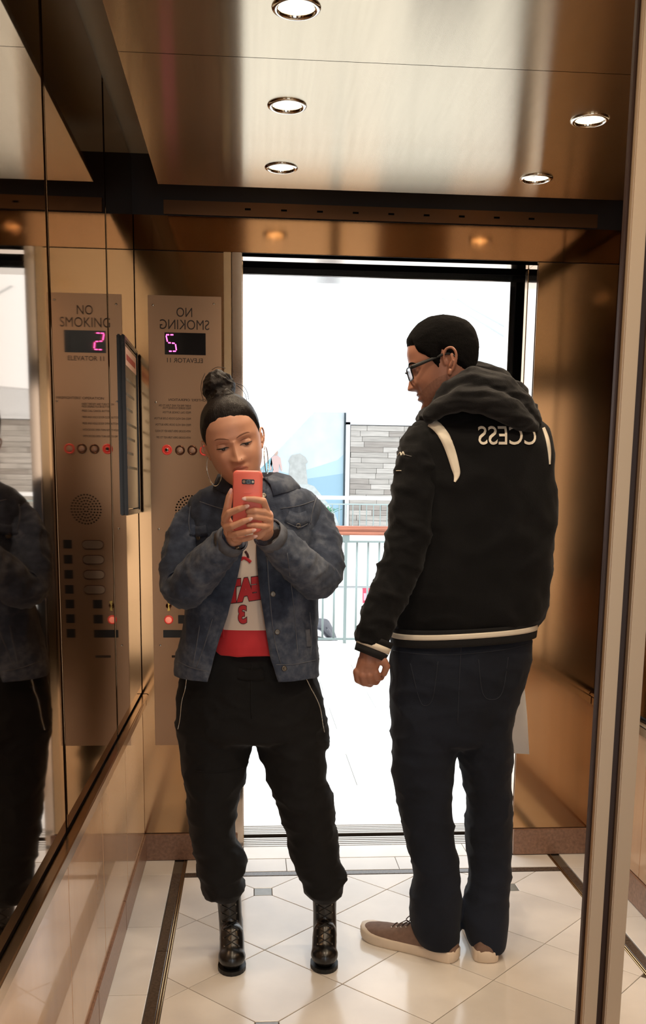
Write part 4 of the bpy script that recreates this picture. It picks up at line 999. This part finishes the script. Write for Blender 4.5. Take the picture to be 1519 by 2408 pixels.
# hair
HLm = [(0, .064), (.45, .060), (.68, .056), (.80, .034), (1.0, .020), (1.15, .004), (1.28, -.022), (1.38, -.010), (1.55, .022), (1.75, .004), (1.95, -.032), (2.4, -.060), (math.pi, -.068)]
def mhair(p):
    t = math.atan2(abs(p.x), -p.y); return p.z - tab(t, HLm) * sc
hv, hf = hairline_patch(mV, mF, 120, mhair, lambda p: 0.0045 + 0.0050 * max(0, min(1, (p.z + .03) / 0.10)), HM, 0.022)
cloth('hair', hv, hf, m_hair, G, 0.0012, 110, seed=1.0)
local_tube(mb_, [(-.012, .0185), (-.026, .0235), (-.042, .022), (-.056, .012)], [.0018, .0028, .0024, .0008], 'eyebrow', m_hair, G, HM, 0.0002)
local_tube(mb_, [(.012, .0185), (.026, .0235), (.042, .022), (.056, .012)], [.0018, .0028, .0024, .0008], 'eyebrow', m_hair, G, HM, 0.0002)
# glasses
fr_k = M('glasses_black', S(9, 9, 10), 0.5, spec=0.3); lens_m = M('glasses_lens', (0.95, 0.97, 1.0), 0.03, trans=1.0, alpha=0.35)
gl = empty('glasses', HM @ Vector((0, -0.098, 0)), parent=G)
def rect_loop(cx, w, h, y, bow):
    pts = []
    for sx, sz, a0 in ((1, 1, 0), (-1, 1, 90), (-1, -1, 180), (1, -1, 270)):
        for k in range(5):
            a = math.radians(a0 + 22.5 * k); r = 0.008; x_ = cx + sx * (w / 2 - r) + r * math.cos(a); pts.append(HM @ Vector((x_, y + bow * abs(x_), sz * (h / 2 - r) + r * math.sin(a) - 0.003)))
    return pts
for s in (-1, 1):
    lp = rect_loop(s * .036, .054, .034, -.1045, .16)
    MB().tube(lp + [lp[0]], 0.0020, 8, cap=False).build('rim', fr_k, gl, True)
    n_ = len(lp); off = HM.to_3x3() @ Vector((0, -0.0008, 0))
    mesh_obj('lens', [p + off for p in lp] + [p - off for p in lp], [tuple(range(n_)), tuple(range(n_, 2 * n_))] + [(i, (i + 1) % n_, n_ + (i + 1) % n_, n_ + i) for i in range(n_)], lens_m, gl)
    tp = [Vector((s * .063, -.094, .008)), Vector((s * .0745, -.085, .009)), Vector((s * .0815, -.03, .011)), Vector((s * .0835, .006, .012)), Vector((s * .0825, .022, .004)), Vector((s * .080, .032, -.012))]
    MB().tube([HM @ q for q in tp], [(.0018, .0052), (.0018, .0055), (.0018, .0045), (.0018, .0035), (.0018, .003), (.0018, .0025)], 10, sub=5).build('temple_arm', fr_k, gl, True)
MB().tube([HM @ Vector(q) for q in ((-.010, -.1035, .004), (0, -.108, .007), (.010, -.1035, .004))], 0.0019, 8, sub=4).build('bridge', fr_k, gl, True)

# ---- hooded jacket
flc = M('black_fleece', S(11, 11, 13), 0.9, 0, var=0.25, vscale=18, bump=0.35, bscale=420, sheen=0.08, spec=0.2)
hod = M('charcoal_hood', S(24, 23, 24), 0.95, 0, var=0.3, vscale=60, bump=0.6, bscale=500, sheen=0.15, spec=0.2)
rib_k = M('black_rib', S(16, 16, 18), 0.9, 0, bump=0.5, bscale=300, stretch=(6, 6, 0.3))
strp = M('cream_stripe', S(232, 222, 204), 0.7, 0, bump=0.1, bscale=300)
tv, tf = silh([(968, 1050, 1222, 2.795, .070), (984, 1012, 1258, 2.79, .090), (1004, 975, 1280, 2.785, .108), (1040, 955, 1292, 2.78, .122), (1080, 948, 1299, 2.78, .130), (1150, 944, 1304, 2.78, .136), (1230, 938, 1302, 2.78, .138), (1300, 930, 1296, 2.78, .138), (1370, 922, 1288, 2.78, .139), (1420, 918, 1282, 2.78, .141), (1448, 918, 1273, 2.78, .140), (1466, 922, 1258, 2.78, .134), (1476, 924, 1252, 2.78, .130)], 72, 2.35, 6)
torso = cloth('hooded_jacket', tv, tf, flc, G, 0.0075, 6, (1.2, 1, 1.2), 21.0, sharp=True)
asl = sleeve([(1040, 1035, 2.775, .055), (1000, 1048, 2.755, .066), (984, 1100, 2.735, .066), (972, 1190, 2.715, .064), (958, 1275, 2.70, .063), (938, 1345, 2.685, .058), (906, 1420, 2.665, .054), (884, 1478, 2.652, .051), (876, 1512, 2.648, .044)], 'sleeve', flc, torso, 0.0080, seed=30, scale=10)
asr = sleeve([(1185, 1035, 2.79, .055), (1228, 1055, 2.80, .062), (1240, 1120, 2.81, .060), (1238, 1230, 2.84, .058), (1232, 1320, 2.87, .054), (1218, 1420, 2.93, .050), (1200, 1510, 2.97, .042)], 'sleeve', flc, torso, 0.006, seed=33, scale=12)
# cuff with its stripe
def band(p0, p1, r0, r1, name, mat, par, thick=0.003):
    c = MB().tube([p0, p1], [r0, r1], 36, cap=False); return cloth(name, c.v, c.f, mat, par, 0, thick=-thick)
q0, q1, q2, q3 = P(886, 1498, 2.650), P(880.5, 1512, 2.648), P(875.5, 1525, 2.646), P(869, 1541, 2.644)
band(q0, q1, .0480, .0462, 'cuff', rib_k, torso); band(q1, q2, .0468, .0460, 'cuff_stripe', strp, torso); band(q2, q3, .0455, .0425, 'cuff', rib_k, torso)
def ring_band(r0, r1, name, mat):
    v, f = silh([r0, r1], 72, 2.35, 3, capped=False); cloth(name, v, f, mat, torso, 0, thick=-0.003)
ring_band((1464, 922, 1256, 2.78, .136, -0.012), (1474, 921, 1257, 2.78, .137, -0.014), 'waist_rib', rib_k)
ring_band((1473, 920, 1257, 2.78, .138, -0.014), (1485, 920, 1257, 2.78, .138, -0.014), 'waist_stripe', strp)
ring_band((1484, 921, 1256, 2.78, .137, -0.014), (1503, 922, 1254, 2.78, .134, -0.014), 'waist_rib', rib_k)
tb2 = bvh_of(torso, asl)
ribbon(tb2, [(975, 992), (1000, 990), (1022, 1000), (1042, 1022), (1058, 1056), (1070, 1096), (1074, 1116), (1069, 1134)], [16, 20, 22, 23, 23, 20, 15, 4], 'shoulder_stripe', strp, torso, 0.003)
ribbon(bvh_of(torso, asr), [(1277, 1006), (1286, 1032), (1291, 1062), (1292, 1092)], [5, 7, 6, 2], 'shoulder_stripe', strp, torso, 0.003)
project_text('CCESS', 0.072, 0.84, 1196, 1026, 2.66, bvh_of(torso), strp, 'lettering', torso, 0.0028, 0.0004, 0.02)
seam(tb2, [(936, 1072), (942, 1064), (944, 1072), (948, 1063), (951, 1071)], 0.0016, 'embroidered_mark', strp, torso, 0.001, 3)
seam(tb2, [(952, 1069), (960, 1072), (968, 1073)], 0.0010, 'embroidered_mark', M('mark_grey', S(120, 118, 116), 0.8), torso, 0.001, 3)
seam(tb2, [(932, 1107), (938, 1107), (944, 1107)], 0.0012, 'embroidered_mark', strp, torso, 0.001, 3)
# hood lying on the back
hm_ = MB()
hm_.chain([P(1008, 978, 2.70), P(1040, 955, 2.672), P(1085, 938, 2.66), P(1135, 940, 2.655), P(1185, 960, 2.66), P(1225, 985, 2.675), P(1248, 1002, 2.70)], [.018, .026, .032, .036, .036, .032, .022])
hm_.chain([P(1018, 965, 2.72), P(1065, 920, 2.70), P(1115, 900, 2.695), P(1170, 915, 2.70), P(1220, 950, 2.71), P(1250, 985, 2.73)], [.022, .034, .042, .044, .038, .026])
hm_.chain([P(1075, 905, 2.75), P(1120, 880, 2.76), P(1165, 895, 2.77), P(1215, 930, 2.79), P(1243, 968, 2.80)], [.028, .034, .036, .032, .028])
hm_.chain([P(1010, 972, 2.74), P(1000, 985, 2.80), P(1010, 1000, 2.86)], [.022, .024, .024])
hm_.chain([P(1240, 975, 2.78), P(1225, 985, 2.85)], [.03, .026])
hme = hm_.remesh(0.004, 3); wrinkle(hme, 0.0075, 14, (0.6, 1, 2.4), 9.0); finish('hood', hme, hod, torso, True)

# ---- jeans
jn = M('dark_jeans', S(24, 29, 40), 0.9, 0, var=0.35, vscale=5, bump=0.3, bscale=500, sheen=0.05, spec=0.25)
j1 = silh([(1470, 934, 1240, 2.78, .115), (1500, 924, 1248, 2.78, .122), (1540, 920, 1247, 2.78, .128), (1590, 920, 1234, 2.78, .132), (1640, 920, 1220, 2.78, .130), (1700, 920, 1203, 2.775, .122), (1735, 922, 1201, 2.772, .11), (1752, 950, 1180, 2.77, .07)], 60, 2.3)
j2 = silh([(1660, 926, 1066, 2.775, .11), (1700, 921, 1071, 2.775, .112), (1745, 921, 1073, 2.77, .108), (1800, 922, 1066, 2.765, .10), (1832, 924, 1063, 2.76, .095), (1870, 931, 1061, 2.755, .09), (1920, 940, 1064, 2.745, .088), (1990, 955, 1071, 2.735, .085), (2050, 970, 1077, 2.725, .083), (2085, 972, 1081, 2.715, .084), (2110, 964, 1083, 2.71, .085), (2150, 964, 1079, 2.708, .088), (2190, 970, 1079, 2.706, .090), (2212, 982, 1078, 2.706, .088)], 44, 2.2, 5)
j3 = silh([(1660, 1085, 1212, 2.775, .11), (1700, 1078, 1202, 2.775, .112), (1752, 1076, 1200, 2.77, .108), (1830, 1090, 1200, 2.765, .098), (1900, 1099, 1202, 2.755, .09), (1960, 1094, 1202, 2.745, .088), (2010, 1100, 1200, 2.735, .085), (2060, 1104, 1198, 2.725, .082), (2110, 1094, 1195, 2.715, .083), (2145, 1084, 1193, 2.71, .090), (2185, 1092, 1190, 2.708, .090), (2212, 1100, 1186, 2.706, .090), (2219, 1104, 1183, 2.706, .088)], 44, 2.2, 5)
jm = MB().add(*j1).add(*j2).add(*j3)
jme = jm.remesh(0.007, 6); jm = MB().add([q.co for q in jme.vertices], [tuple(p.vertices) for p in jme.polygons])
jeans = cloth('jeans', jm.v, jm.f, jn, G, 0.0052, 6, (1, 1, 1.7), 14.0, sharp=True, mask=lambda c: max(0.15, min(1, (c.z - 0.06) / 0.12)))
jb2 = bvh_of(jeans); thr = M('jeans_thread', S(34, 39, 50), 0.8)
for pts in ([(1085, 1505), (1080, 1600), (1076, 1700)], [(965, 1560), (985, 1640), (1000, 1660), (1018, 1640), (1030, 1555)], [(1125, 1550), (1135, 1630), (1160, 1645), (1182, 1625), (1195, 1545)], [(925, 1530), (1010, 1540), (1090, 1538), (1180, 1528), (1240, 1515)]):
    seam(jb2, pts, 0.0012, 'seam', thr, jeans, 0.0004)
# ---- canvas shoes
cvs = M('taupe_canvas', S(124, 98, 84), 0.85, 0, var=0.12, vscale=60, bump=0.3, bscale=600)
rub = M('cream_rubber', S(224, 206, 184), 0.5, 0, var=0.08, vscale=12); lace_m = M('shoe_lace', S(90, 76, 70), 0.8)
def shoe(heel, toe, par):
    heel, toe = Vector((heel[0], heel[1], 0)), Vector((toe[0], toe[1], 0)); ln = (toe - heel).length; d = (toe - heel).normalized(); sd = Vector((-d.y, d.x, 0))
    sec = [(0.0, .020, .050), (.03, .031, .072), (.12, .036, .086), (.28, .037, .090), (.40, .039, .084), (.52, .043, .072), (.65, .0475, .059), (.78, .0485, .051), (.88, .044, .045), (.95, .033, .040), (.99, .016, .034)]
    A = smooth_rows([(u, w, h) for u, w, h in sec], 4); v, f = [], []; n = 24
    for u, w, h in A:
        for j in range(n):
            a = math.pi * j / (n - 1); c = math.cos(a); z = 0.018 + (h - 0.018) * (math.sin(a) ** 0.75); v.append(heel + d * (u * ln) + sd * (w * c) + Vector((0, 0, z)))
    R = len(A)
    for i in range(R - 1):
        for j in range(n - 1): f.append((i * n + j, i * n + j + 1, (i + 1) * n + j + 1, (i + 1) * n + j))
        f.append((i * n + n - 1, i * n, (i + 1) * n, (i + 1) * n + n - 1))
    f += [tuple(range(n)), tuple((R - 1) * n + j for j in range(n))]
    b = cloth('canvas_shoe', v, f, cvs, par, 0.0012, 30)
    L, Rr = [], []
    for u, w, h in A: L.append(heel + d * (u * ln) + sd * (w + .0035)); Rr.append(heel + d * (u * ln) - sd * (w + .0035))
    tipp, bck = heel + d * (ln * 1.01), heel - d * .004
    loop_ = [bck] + L + [tipp] + Rr[::-1]; m = len(loop_); sv, sf = [], []
    for z, gw in ((0.0005, -.003), (0.006, 0.0), (0.026, 0.0), (0.031, -.003)):
        cen = heel + d * ln / 2
        for i, p in enumerate(loop_):
            t = (p - heel).dot(d) / ln; lift = 0.010 * max(0, (t - .75) / .25) ** 2 + (0.006 * max(0, (.12 - t) / .12) if z > .02 else 0)
            sv.append(Vector((p.x, p.y, 0)) + (p - cen).normalized() * gw + Vector((0, 0, z + lift)))
    for k in range(3):
        for i in range(m): sf.append((k * m + i, k * m + (i + 1) % m, (k + 1) * m + (i + 1) % m, (k + 1) * m + i))
    sf += [tuple(range(m)), tuple(3 * m + i for i in range(m))]
    mesh_obj('shoe_sole', sv, sf, rub, b, True)
    bv = bvh_of(b)
    for k in range(4):
        u = .50 + k * .05
        for s in (-1, 1):
            o = heel + d * (u * ln) + sd * (s * .016) + Vector((0, 0, .2)); loc, nn, i_, dd = bv.ray_cast(o, Vector((0, 0, -1)))
            if loc: MB().lathe([(.0010, 0), (.0034, 0), (.0034, .0014), (.001, .0014)], loc, nn, 12).build('eyelet', M('shoe_eyelet', S(206, 190, 170), 0.3, 0.6), b)
        pts = [heel + d * (u * ln) + sd * x_ + Vector((0, 0, .2)) for x_ in (-.017, -.006, .006, .017)]
        q = [bv.ray_cast(p, Vector((0, 0, -1)))[0] for p in pts]
        if all(q): MB().tube([p + Vector((0, 0, .0022)) for p in q], .0018, 8, sub=3).build('lace', lace_m, b, True)
    c0 = heel + d * (.50 * ln) + Vector((0, 0, .080))
    for s in (-1, 1):
        MB().tube([c0, c0 + sd * s * .016 + Vector((0, 0, .012)), c0 + sd * s * .034 + d * .012 + Vector((0, 0, .006)), c0 + sd * s * .030 + d * .024 - Vector((0, 0, .008)), c0 + d * .004], .0016, 8, sub=5).build('lace_bow', lace_m, b, True)
    return b
shoe((0.608, 2.640), (0.348, 2.830), G); shoe((0.692, 2.618), (0.728, 2.918), G)

# ---- white paper bag hanging from the far hand
bagm = M('white_paper', S(226, 224, 220), 0.6, 0, var=0.03, vscale=6)
bt, bb_ = P(1226, 1605, 2.95), P(1246, 1800, 2.95)
bag = empty('paper_bag', (1.0, 2.95, bb_.z), 'plain white paper carrier bag hanging behind the jeans on the right', 'bag')
zt, zb2 = bt.z, P(1230, 1800, 2.95).z
def bag_pt(u, v, z):  # u along the width (towards the jeans), v along the depth
    ox = P(1250, 1776, 2.96).x; k = (z - zb2) / (zt - zb2)
    return Vector((ox - 0.19 * u * (1 - 0.08 * k) - 0.028 * k, 2.96 + 0.05 * u + (0.015 + 0.075 * v) if k < 0.6 else 2.96 + 0.05 * u + (0.03 + 0.04 * v), z + (0.028 * (1 - 1.35 * u) if k < 0.1 and u < 0.3 else 0.0)))
vv = [bag_pt(u, v, z) for z in (zb2 + 0.03, (zt + zb2) / 2 + 0.02, zt) for u, v in ((0, 0), (1, 0), (1, 1), (0.5, 1.0), (0, 1))]
ff = [(0, 1, 2, 3, 4)] + [(k * 5 + i, k * 5 + (i + 1) % 5, (k + 1) * 5 + (i + 1) % 5, (k + 1) * 5 + i) for k in range(2) for i in range(5)]
cloth('bag_body', vv, ff, bagm, bag, 0, thick=0.0012)
for vpos in (0.1, 0.9):
    a_, b_ = bag_pt(0.3, vpos, zt), bag_pt(0.7, vpos, zt); tp_ = rh + Vector((0, 0, -0.035))
    MB().tube([a_, (a_ + tp_) / 2 + Vector((.012, 0, .02)), tp_, (b_ + tp_) / 2 + Vector((-.012, 0, .02)), b_], 0.0018, 8, sub=4).build('bag_handle', bagm, bag, True)
# ================================================================ CONTROL PANEL, NOTICE, SMALL THINGS
PY = YF - 0.004
plate_m = M('panel_plate', S(158, 124, 96), 0.33, 1.0, aniso=0.5, tang=(0, 0, 1), var=0.04, vscale=3)
engr = M('panel_engraving', S(42, 28, 20), 0.7)
cp = empty('control_panel', (-0.225, YF, 0.44), 'tall brushed metal elevator control panel with red lit floor display', 'control panel')
def Q(px, py, off=0.0): p = P(px, py, YF); return Vector((p.x, PY - off, p.z))
z0p = P(360, 1752, YF).z
plate = MB().bbox(-0.350, -0.101, PY, YF - 0.0003, z0p, 2.018, 0.001).build('plate', plate_m, cp)
def ptext(txt, x0, x1, py, h, name='lettering', bold=0.0, mat=engr):
    v, f = text_mesh(txt, 1.0, bold)
    xs = [q.x for q in v]; ys = [q.y for q in v]; a, b = Q(x0, py), Q(x1, py); W_ = b.x - a.x; H_ = h / 2275 * 3.48
    sx, sy = W_ / (max(xs) - min(xs)), H_ / (max(ys) - min(ys)); cy_ = (max(ys) + min(ys)) / 2
    out = [Vector((b.x - (q.x - min(xs)) * sx, PY - 0.0005, (a.z + b.z) / 2 + (q.y - cy_) * sy)) for q in v]
    return mesh_obj(name, out, f, mat, cp)
ptext('NO', 415, 452, 735, 20); ptext('SMOKING', 376, 492, 764, 21)
ptext('ELEVATOR 11', 393, 477, 848, 10, bold=0.01)
ptext("FIREFIGHTERS' OPERATION", 397, 507, 941, 5.5, bold=0.012)
for t_, x0, yy in (("INSERT FIRE KEY AND TURN TO ON", 374, 954), ("PRESS DESIRED FLOOR BUTTON", 383, 960), ("PRESS CALL CANCEL BUTTON", 383, 970), ("PRESS AND HOLD DOOR CLOSE BUTTON", 363, 984.5), ("PRESS AND HOLD DOOR OPEN BUTTON", 366, 999), ("WITH DOORS OPEN TURN KEY TO HOLD", 365, 1014), ("WITH DOORS OPEN TURN KEY TO OFF", 368, 1029)):
    ptext(t_, x0, 449, yy, 4.6, bold=0.014)
def pbox(x0, x1, y0, y1, d0, d1, name, mat, par=cp, b=0.0006):
    a, c = Q(x0, y0), Q(x1, y1); return MB().bbox(a.x, c.x, PY - d1, PY - d0, c.z, a.z, b).build(name, mat, par)
disp = pbox(387, 484, 782, 836, -0.002, 0.0012, 'display', M('display_black', S(9, 7, 8), 0.15))
led = M('led_pink', S(255, 60, 150), 0.4, emit=(1.0, 0.09, 0.36), estr=3.2)
seg = [((391, 788), (398, 788)), ((401, 788), (408, 788)), ((391, 790), (394, 804)), ((396, 806.5), (402, 807)), ((405, 807.5), (411, 808)), ((413, 810), (415, 824)), ((398, 826.5), (404, 826.5)), ((407, 826.5), (414, 826.5))]
for a, b in seg: MB().tube([Q(*a, 0.0022), Q(*b, 0.0022)], 0.0021, 8).build('led_segment', led, disp)
red_b = M('red_button_ring', S(206, 54, 50), 0.3, emit=(1.0, 0.10, 0.06), estr=0.12); clear = M('clear_button', S(168, 130, 110), 0.12, 0.0, coat=0.6)
ring_m = M('button_ring', S(96, 62, 46), 0.3, 0.9)
def rbtn(px, py, rp, ringm, capm, name='button', keyed=False):
    r = rp / 2275 * 3.48; p = Q(px, py)
    b = MB().lathe([(r * .72, 0), (r, 0), (r, .004), (r * .9, .006), (r * .76, .006), (r * .72, .003)], p, (0, -1, 0), 28, cap=False).build(name, ringm, cp, True)
    MB().lathe([(r * .05, .001), (r * .73, .001), (r * .73, .0035), (r * .55, .0052), (r * .02, .0056)], p, (0, -1, 0), 24).build('button_cap', capm, b, True)
    if keyed:
        MB().lathe([(r * .05, .0), (r * .36, .0), (r * .36, .0085), (r * .02, .0088)], p, (0, -1, 0), 18).build('key_barrel', chrome, b, True)
        MB().box(p.x - r * .1, p.x + r * .1, PY - .0098, PY - .0085, p.z - r * .22, p.z + r * .22).build('key_slot', black, b)
rbtn(393, 1058, 11.5, red_b, red_b, 'key_switch', True); rbtn(423.5, 1059, 11, ring_m, clear); rbtn(452.5, 1059, 11, ring_m, clear); rbtn(481, 1060, 11.5, red_b, clear)
rbtn(397, 1457, 10.5, red_b, M('lit_button', S(230, 140, 120), 0.3, emit=(1.0, 0.3, 0.2), estr=0.35))
pl_k = M('braille_plate', S(16, 13, 12), 0.4)
for py in (1282, 1317, 1352, 1387, 1421, 1455, 1489): pbox(484, 504, py - 10, py + 10, 0, 0.0016, 'braille_plate', pl_k)
for py in (1421, 1456): pbox(419, 441, py - 10, py + 10, 0, 0.0016, 'braille_plate', pl_k)
pbox(384, 441, 1481, 1499, 0, 0.0016, 'braille_plate', pl_k)
for py in (1282, 1317, 1352, 1387):
    a = Q(411, py); c = Q(460, py); r = 0.0165; pts = []
    for k in range(9): an = math.pi / 2 + math.pi * k / 8; pts.append((a.x + r * .9 + r * math.cos(an), a.z + r * math.sin(an)))
    for k in range(9): an = -math.pi / 2 + math.pi * k / 8; pts.append((c.x - r * .9 + r * math.cos(an), a.z + r * math.sin(an)))
    b = MB().prism(pts, 'y', PY - 0.003, PY).build('floor_button', ring_m, cp)
    cx_, cz_ = (a.x + c.x) / 2, a.z
    MB().prism([(cx_ + (x_ - cx_) * .94, cz_ + (z_ - cz_) * .86) for x_, z_ in pts], 'y', PY - 0.0048, PY - 0.002).build('button_cap', M('button_cap_metal', S(186, 158, 130), 0.3, 1.0), b)
# brass key standing in its switch
ks = Q(397, 1424); kb = MB().lathe([(.001, 0), (.010, 0), (.010, .006), (.001, .007)], ks, (0, -1, 0), 20).build('key_switch', ring_m, cp, True)
gold = M('brass_key', S(214, 178, 96), 0.22, 1.0)
MB().add([ks + Vector((x_, y_, z_)) for y_ in (-.007, -.010) for x_, z_ in ((-.004, -.018), (.006, -.017), (.002, 0), (.007, .016), (-.004, .018), (-.001, 0))], [(0, 1, 2, 3, 4, 5), (6, 7, 8, 9, 10, 11)] + [(i, (i + 1) % 6, 6 + (i + 1) % 6, 6 + i) for i in range(6)]).build('key', gold, kb)
for px, py in ((360, 718), (503, 715), (367, 946), (506, 950), (374, 1244), (377, 1517)):
    MB().lathe([(.0005, 0), (.0040, 0), (.0036, .0016), (.0005, .0022)], Q(px, py), (0, -1, 0), 14).build('screw', chrome, cp, True)
dots = MB()
for rr, cnt in ((34, 30), (27, 24), (20, 18), (13, 12), (6, 6)):
    for k in range(cnt):
        a = 2 * math.pi * k / cnt; q = Q(448 + rr * math.cos(a), 1200 + rr * math.sin(a)); dots.lathe([(.0001, 0), (.0032, 0), (.0032, .0006), (.0001, .0006)], q, (0, -1, 0), 8)
tag(dots.build('speaker_holes', black, cp), kind='stuff')
pbox(404, 440, 1540.5, 1546, 0, 0.0005, 'engraved_plate', engr)

# framed notice on the left wall
nf = empty('notice_frame', (XL + 0.008, 3.27, 1.285), 'black framed notice hanging on the left mirrored wall', 'frame')
fx0, fx1 = XL + 0.0085, XL + 0.0205
fm = M('frame_black', S(20, 16, 14), 0.22, 0.3)
ny0, ny1, nz0, nz1 = 3.085, 3.435, 1.285, 1.83
for a in ((ny0, ny0 + .016, nz0, nz1), (ny1 - .016, ny1, nz0, nz1), (ny0 + .016, ny1 - .016, nz0, nz0 + .016), (ny0 + .016, ny1 - .016, nz1 - .016, nz1)):
    MB().bbox(fx0, fx1, a[0], a[1], a[2], a[3], 0.003).build('frame_bar', fm, nf)
MB().box(fx0, fx0 + .008, ny0 + .02, ny1 - .02, nz0 + .02, nz1 - .02).build('notice_sheet', M('notice_dark', S(52, 46, 36), 0.25, 0, var=0.15, vscale=30), nf)
MB().box(fx0 + .008, fx0 + .0086, ny0 + .03, ny1 - .03, nz1 - .085, nz1 - .03).build('header_strip', M('notice_header', S(196, 158, 136), 0.5), nf)
MB().box(fx0 + .0086, fx0 + .009, ny0 + .06, ny1 - .06, nz1 - .068, nz1 - .05).build('header_print', M('notice_print', S(150, 60, 46), 0.5), nf)
for k in range(7): MB().box(fx0 + .008, fx0 + .0084, ny0 + .05, ny1 - .05 - .05 * (k % 3), nz1 - .13 - k * .045, nz1 - .122 - k * .045).build('print_line', M('notice_line', S(98, 90, 74), 0.5), nf)

def px_slab(pts, y0, y1, name, mat, par):
    MB().prism([(P(x_, y_, y0).x, P(x_, y_, y0).z) for x_, y_ in pts], 'y', y0, y1).build(name, mat, par)
# beyond the railing, on the lower storey
mc = empty('massage_chair', P(775, 1538, 27.5), 'dark glossy reclining chair standing beyond the balcony railing', 'chair')
ck = M('chair_dark_gloss', S(70, 70, 76), 0.18, 0, coat=0.5); ck2 = M('chair_black', S(28, 28, 30), 0.35)
def cb(pts, rads, name, mat): finish(name, MB().chain([P(x_, y_, 27.5 + d_) for x_, y_, d_ in pts], rads).remesh(0.03, 3), mat, mc, True)
cb([(738, 1465, 0), (762, 1470, 0), (775, 1490, 0), (788, 1512, 0)], [.16, .20, .17, .10], 'shell', ck)
cb([(740, 1505, -.2), (770, 1512, -.2), (786, 1522, -.2)], [.13, .14, .10], 'seat', ck2)
cb([(745, 1528, -.25), (775, 1529, -.25)], [.09, .09], 'base', ck2)
cb([(772, 1480, -.28), (782, 1500, -.28), (786, 1516, -.28)], [.05, .05, .05], 'armrest', ck)
po = empty('poster', P(868, 1418, 30.6), 'small red poster on the pale lower wall beside the black sleeve', 'poster')
px_slab([(853, 1383), (884, 1383), (884, 1418), (853, 1418)], 30.66, 30.69, 'poster_sheet', M('poster_red', S(206, 60, 84), 0.6), po)
px_slab([(855, 1395), (864, 1395), (864, 1412), (855, 1412)], 30.64, 30.66, 'poster_panel', M('poster_pink', S(226, 150, 164), 0.6), po)
band_ = tag(empty('trim_7'), kind='structure')
MB().box(-14, 22, 30.66, 30.7, P(800, 1378, 30.7).z, P(800, 1336, 30.7).z).build('lower_fascia', M('fascia_grey', S(205, 208, 208), 0.7), band_)
MB().box(-14, 22, 30.65, 30.7, P(800, 1380, 30.7).z - .03, P(800, 1379, 30.7).z).build('fascia_line', M('fascia_dark', S(150, 152, 152), 0.7), band_)

# rails and slab of an upper walkway seen above the head on the right
uw = tag(empty('trim_8'), kind='structure'); gm = M('walkway_grey', S(176, 182, 184), 0.6)
MB().tube([P(1040, 700, 20), P(1075, 722, 20), P(1200, 800, 20)], 0.022, 8).build('walkway_rail', gm, uw, True)
MB().tube([P(1075, 702, 20), P(1105, 722, 20), P(1200, 775, 20)], 0.022, 8).build('walkway_rail', gm, uw, True)
MB().prism([(P(x_, y_, 20).x, P(x_, y_, 20).z) for x_, y_ in ((1095, 815), (1215, 880), (1215, 900), (1095, 836))], 'y', 20, 20.4).build('walkway_slab', gm, uw)
MB().prism([(P(x_, y_, 21).x, P(x_, y_, 21).z) for x_, y_ in ((978, 755), (1000, 735), (1002, 760), (980, 780))], 'y', 21, 21.1).build('walkway_panel', M('walkway_pane', S(196, 214, 218), 0.4), uw)
# leafy plant by the far railing
pl = empty('potted_plant', P(762, 1243, 31.6), 'green leafy potted plant standing behind the far railing', 'plant')
leaf_m = M('leaf_green', S(84, 150, 112), 0.5, 0, var=0.2, vscale=3); c0 = P(762, 1243, 31.6); c0.z = 0.06
MB().lathe([(.12, 0), (.20, .30), (.21, .34), (.17, .34), (.16, .30)], c0, n=20).build('pot', M('pot_white', S(214, 212, 206), 0.5), pl, True)
for k in range(16):
    a = k * 2.4; ln = 0.55 + 0.25 * ((k * 7) % 5) / 5; tilt = 0.25 + 0.5 * ((k * 3) % 7) / 7; d = Vector((math.cos(a) * math.sin(tilt), math.sin(a) * math.sin(tilt), math.cos(tilt))); sd = Vector((-math.sin(a), math.cos(a), 0)); b = c0 + Vector((0, 0, .30)); vv, ff = [], []
    for i in range(7):
        t = i / 6; w = 0.06 * math.sin(math.pi * (0.12 + 0.86 * t)); q = b + d * (ln * t * 1.5) - Vector((0, 0, 0.32 * t * t)) + Vector((math.cos(a), math.sin(a), 0)) * 0.12 * t * t
        vv += [q - sd * w, q + Vector((0, 0, -0.012)), q + sd * w]
    for i in range(6): ff += [(3 * i, 3 * i + 1, 3 * i + 4, 3 * i + 3), (3 * i + 1, 3 * i + 2, 3 * i + 5, 3 * i + 4)]
    cloth('leaf', vv, ff, leaf_m, pl, 0, thick=0.004)
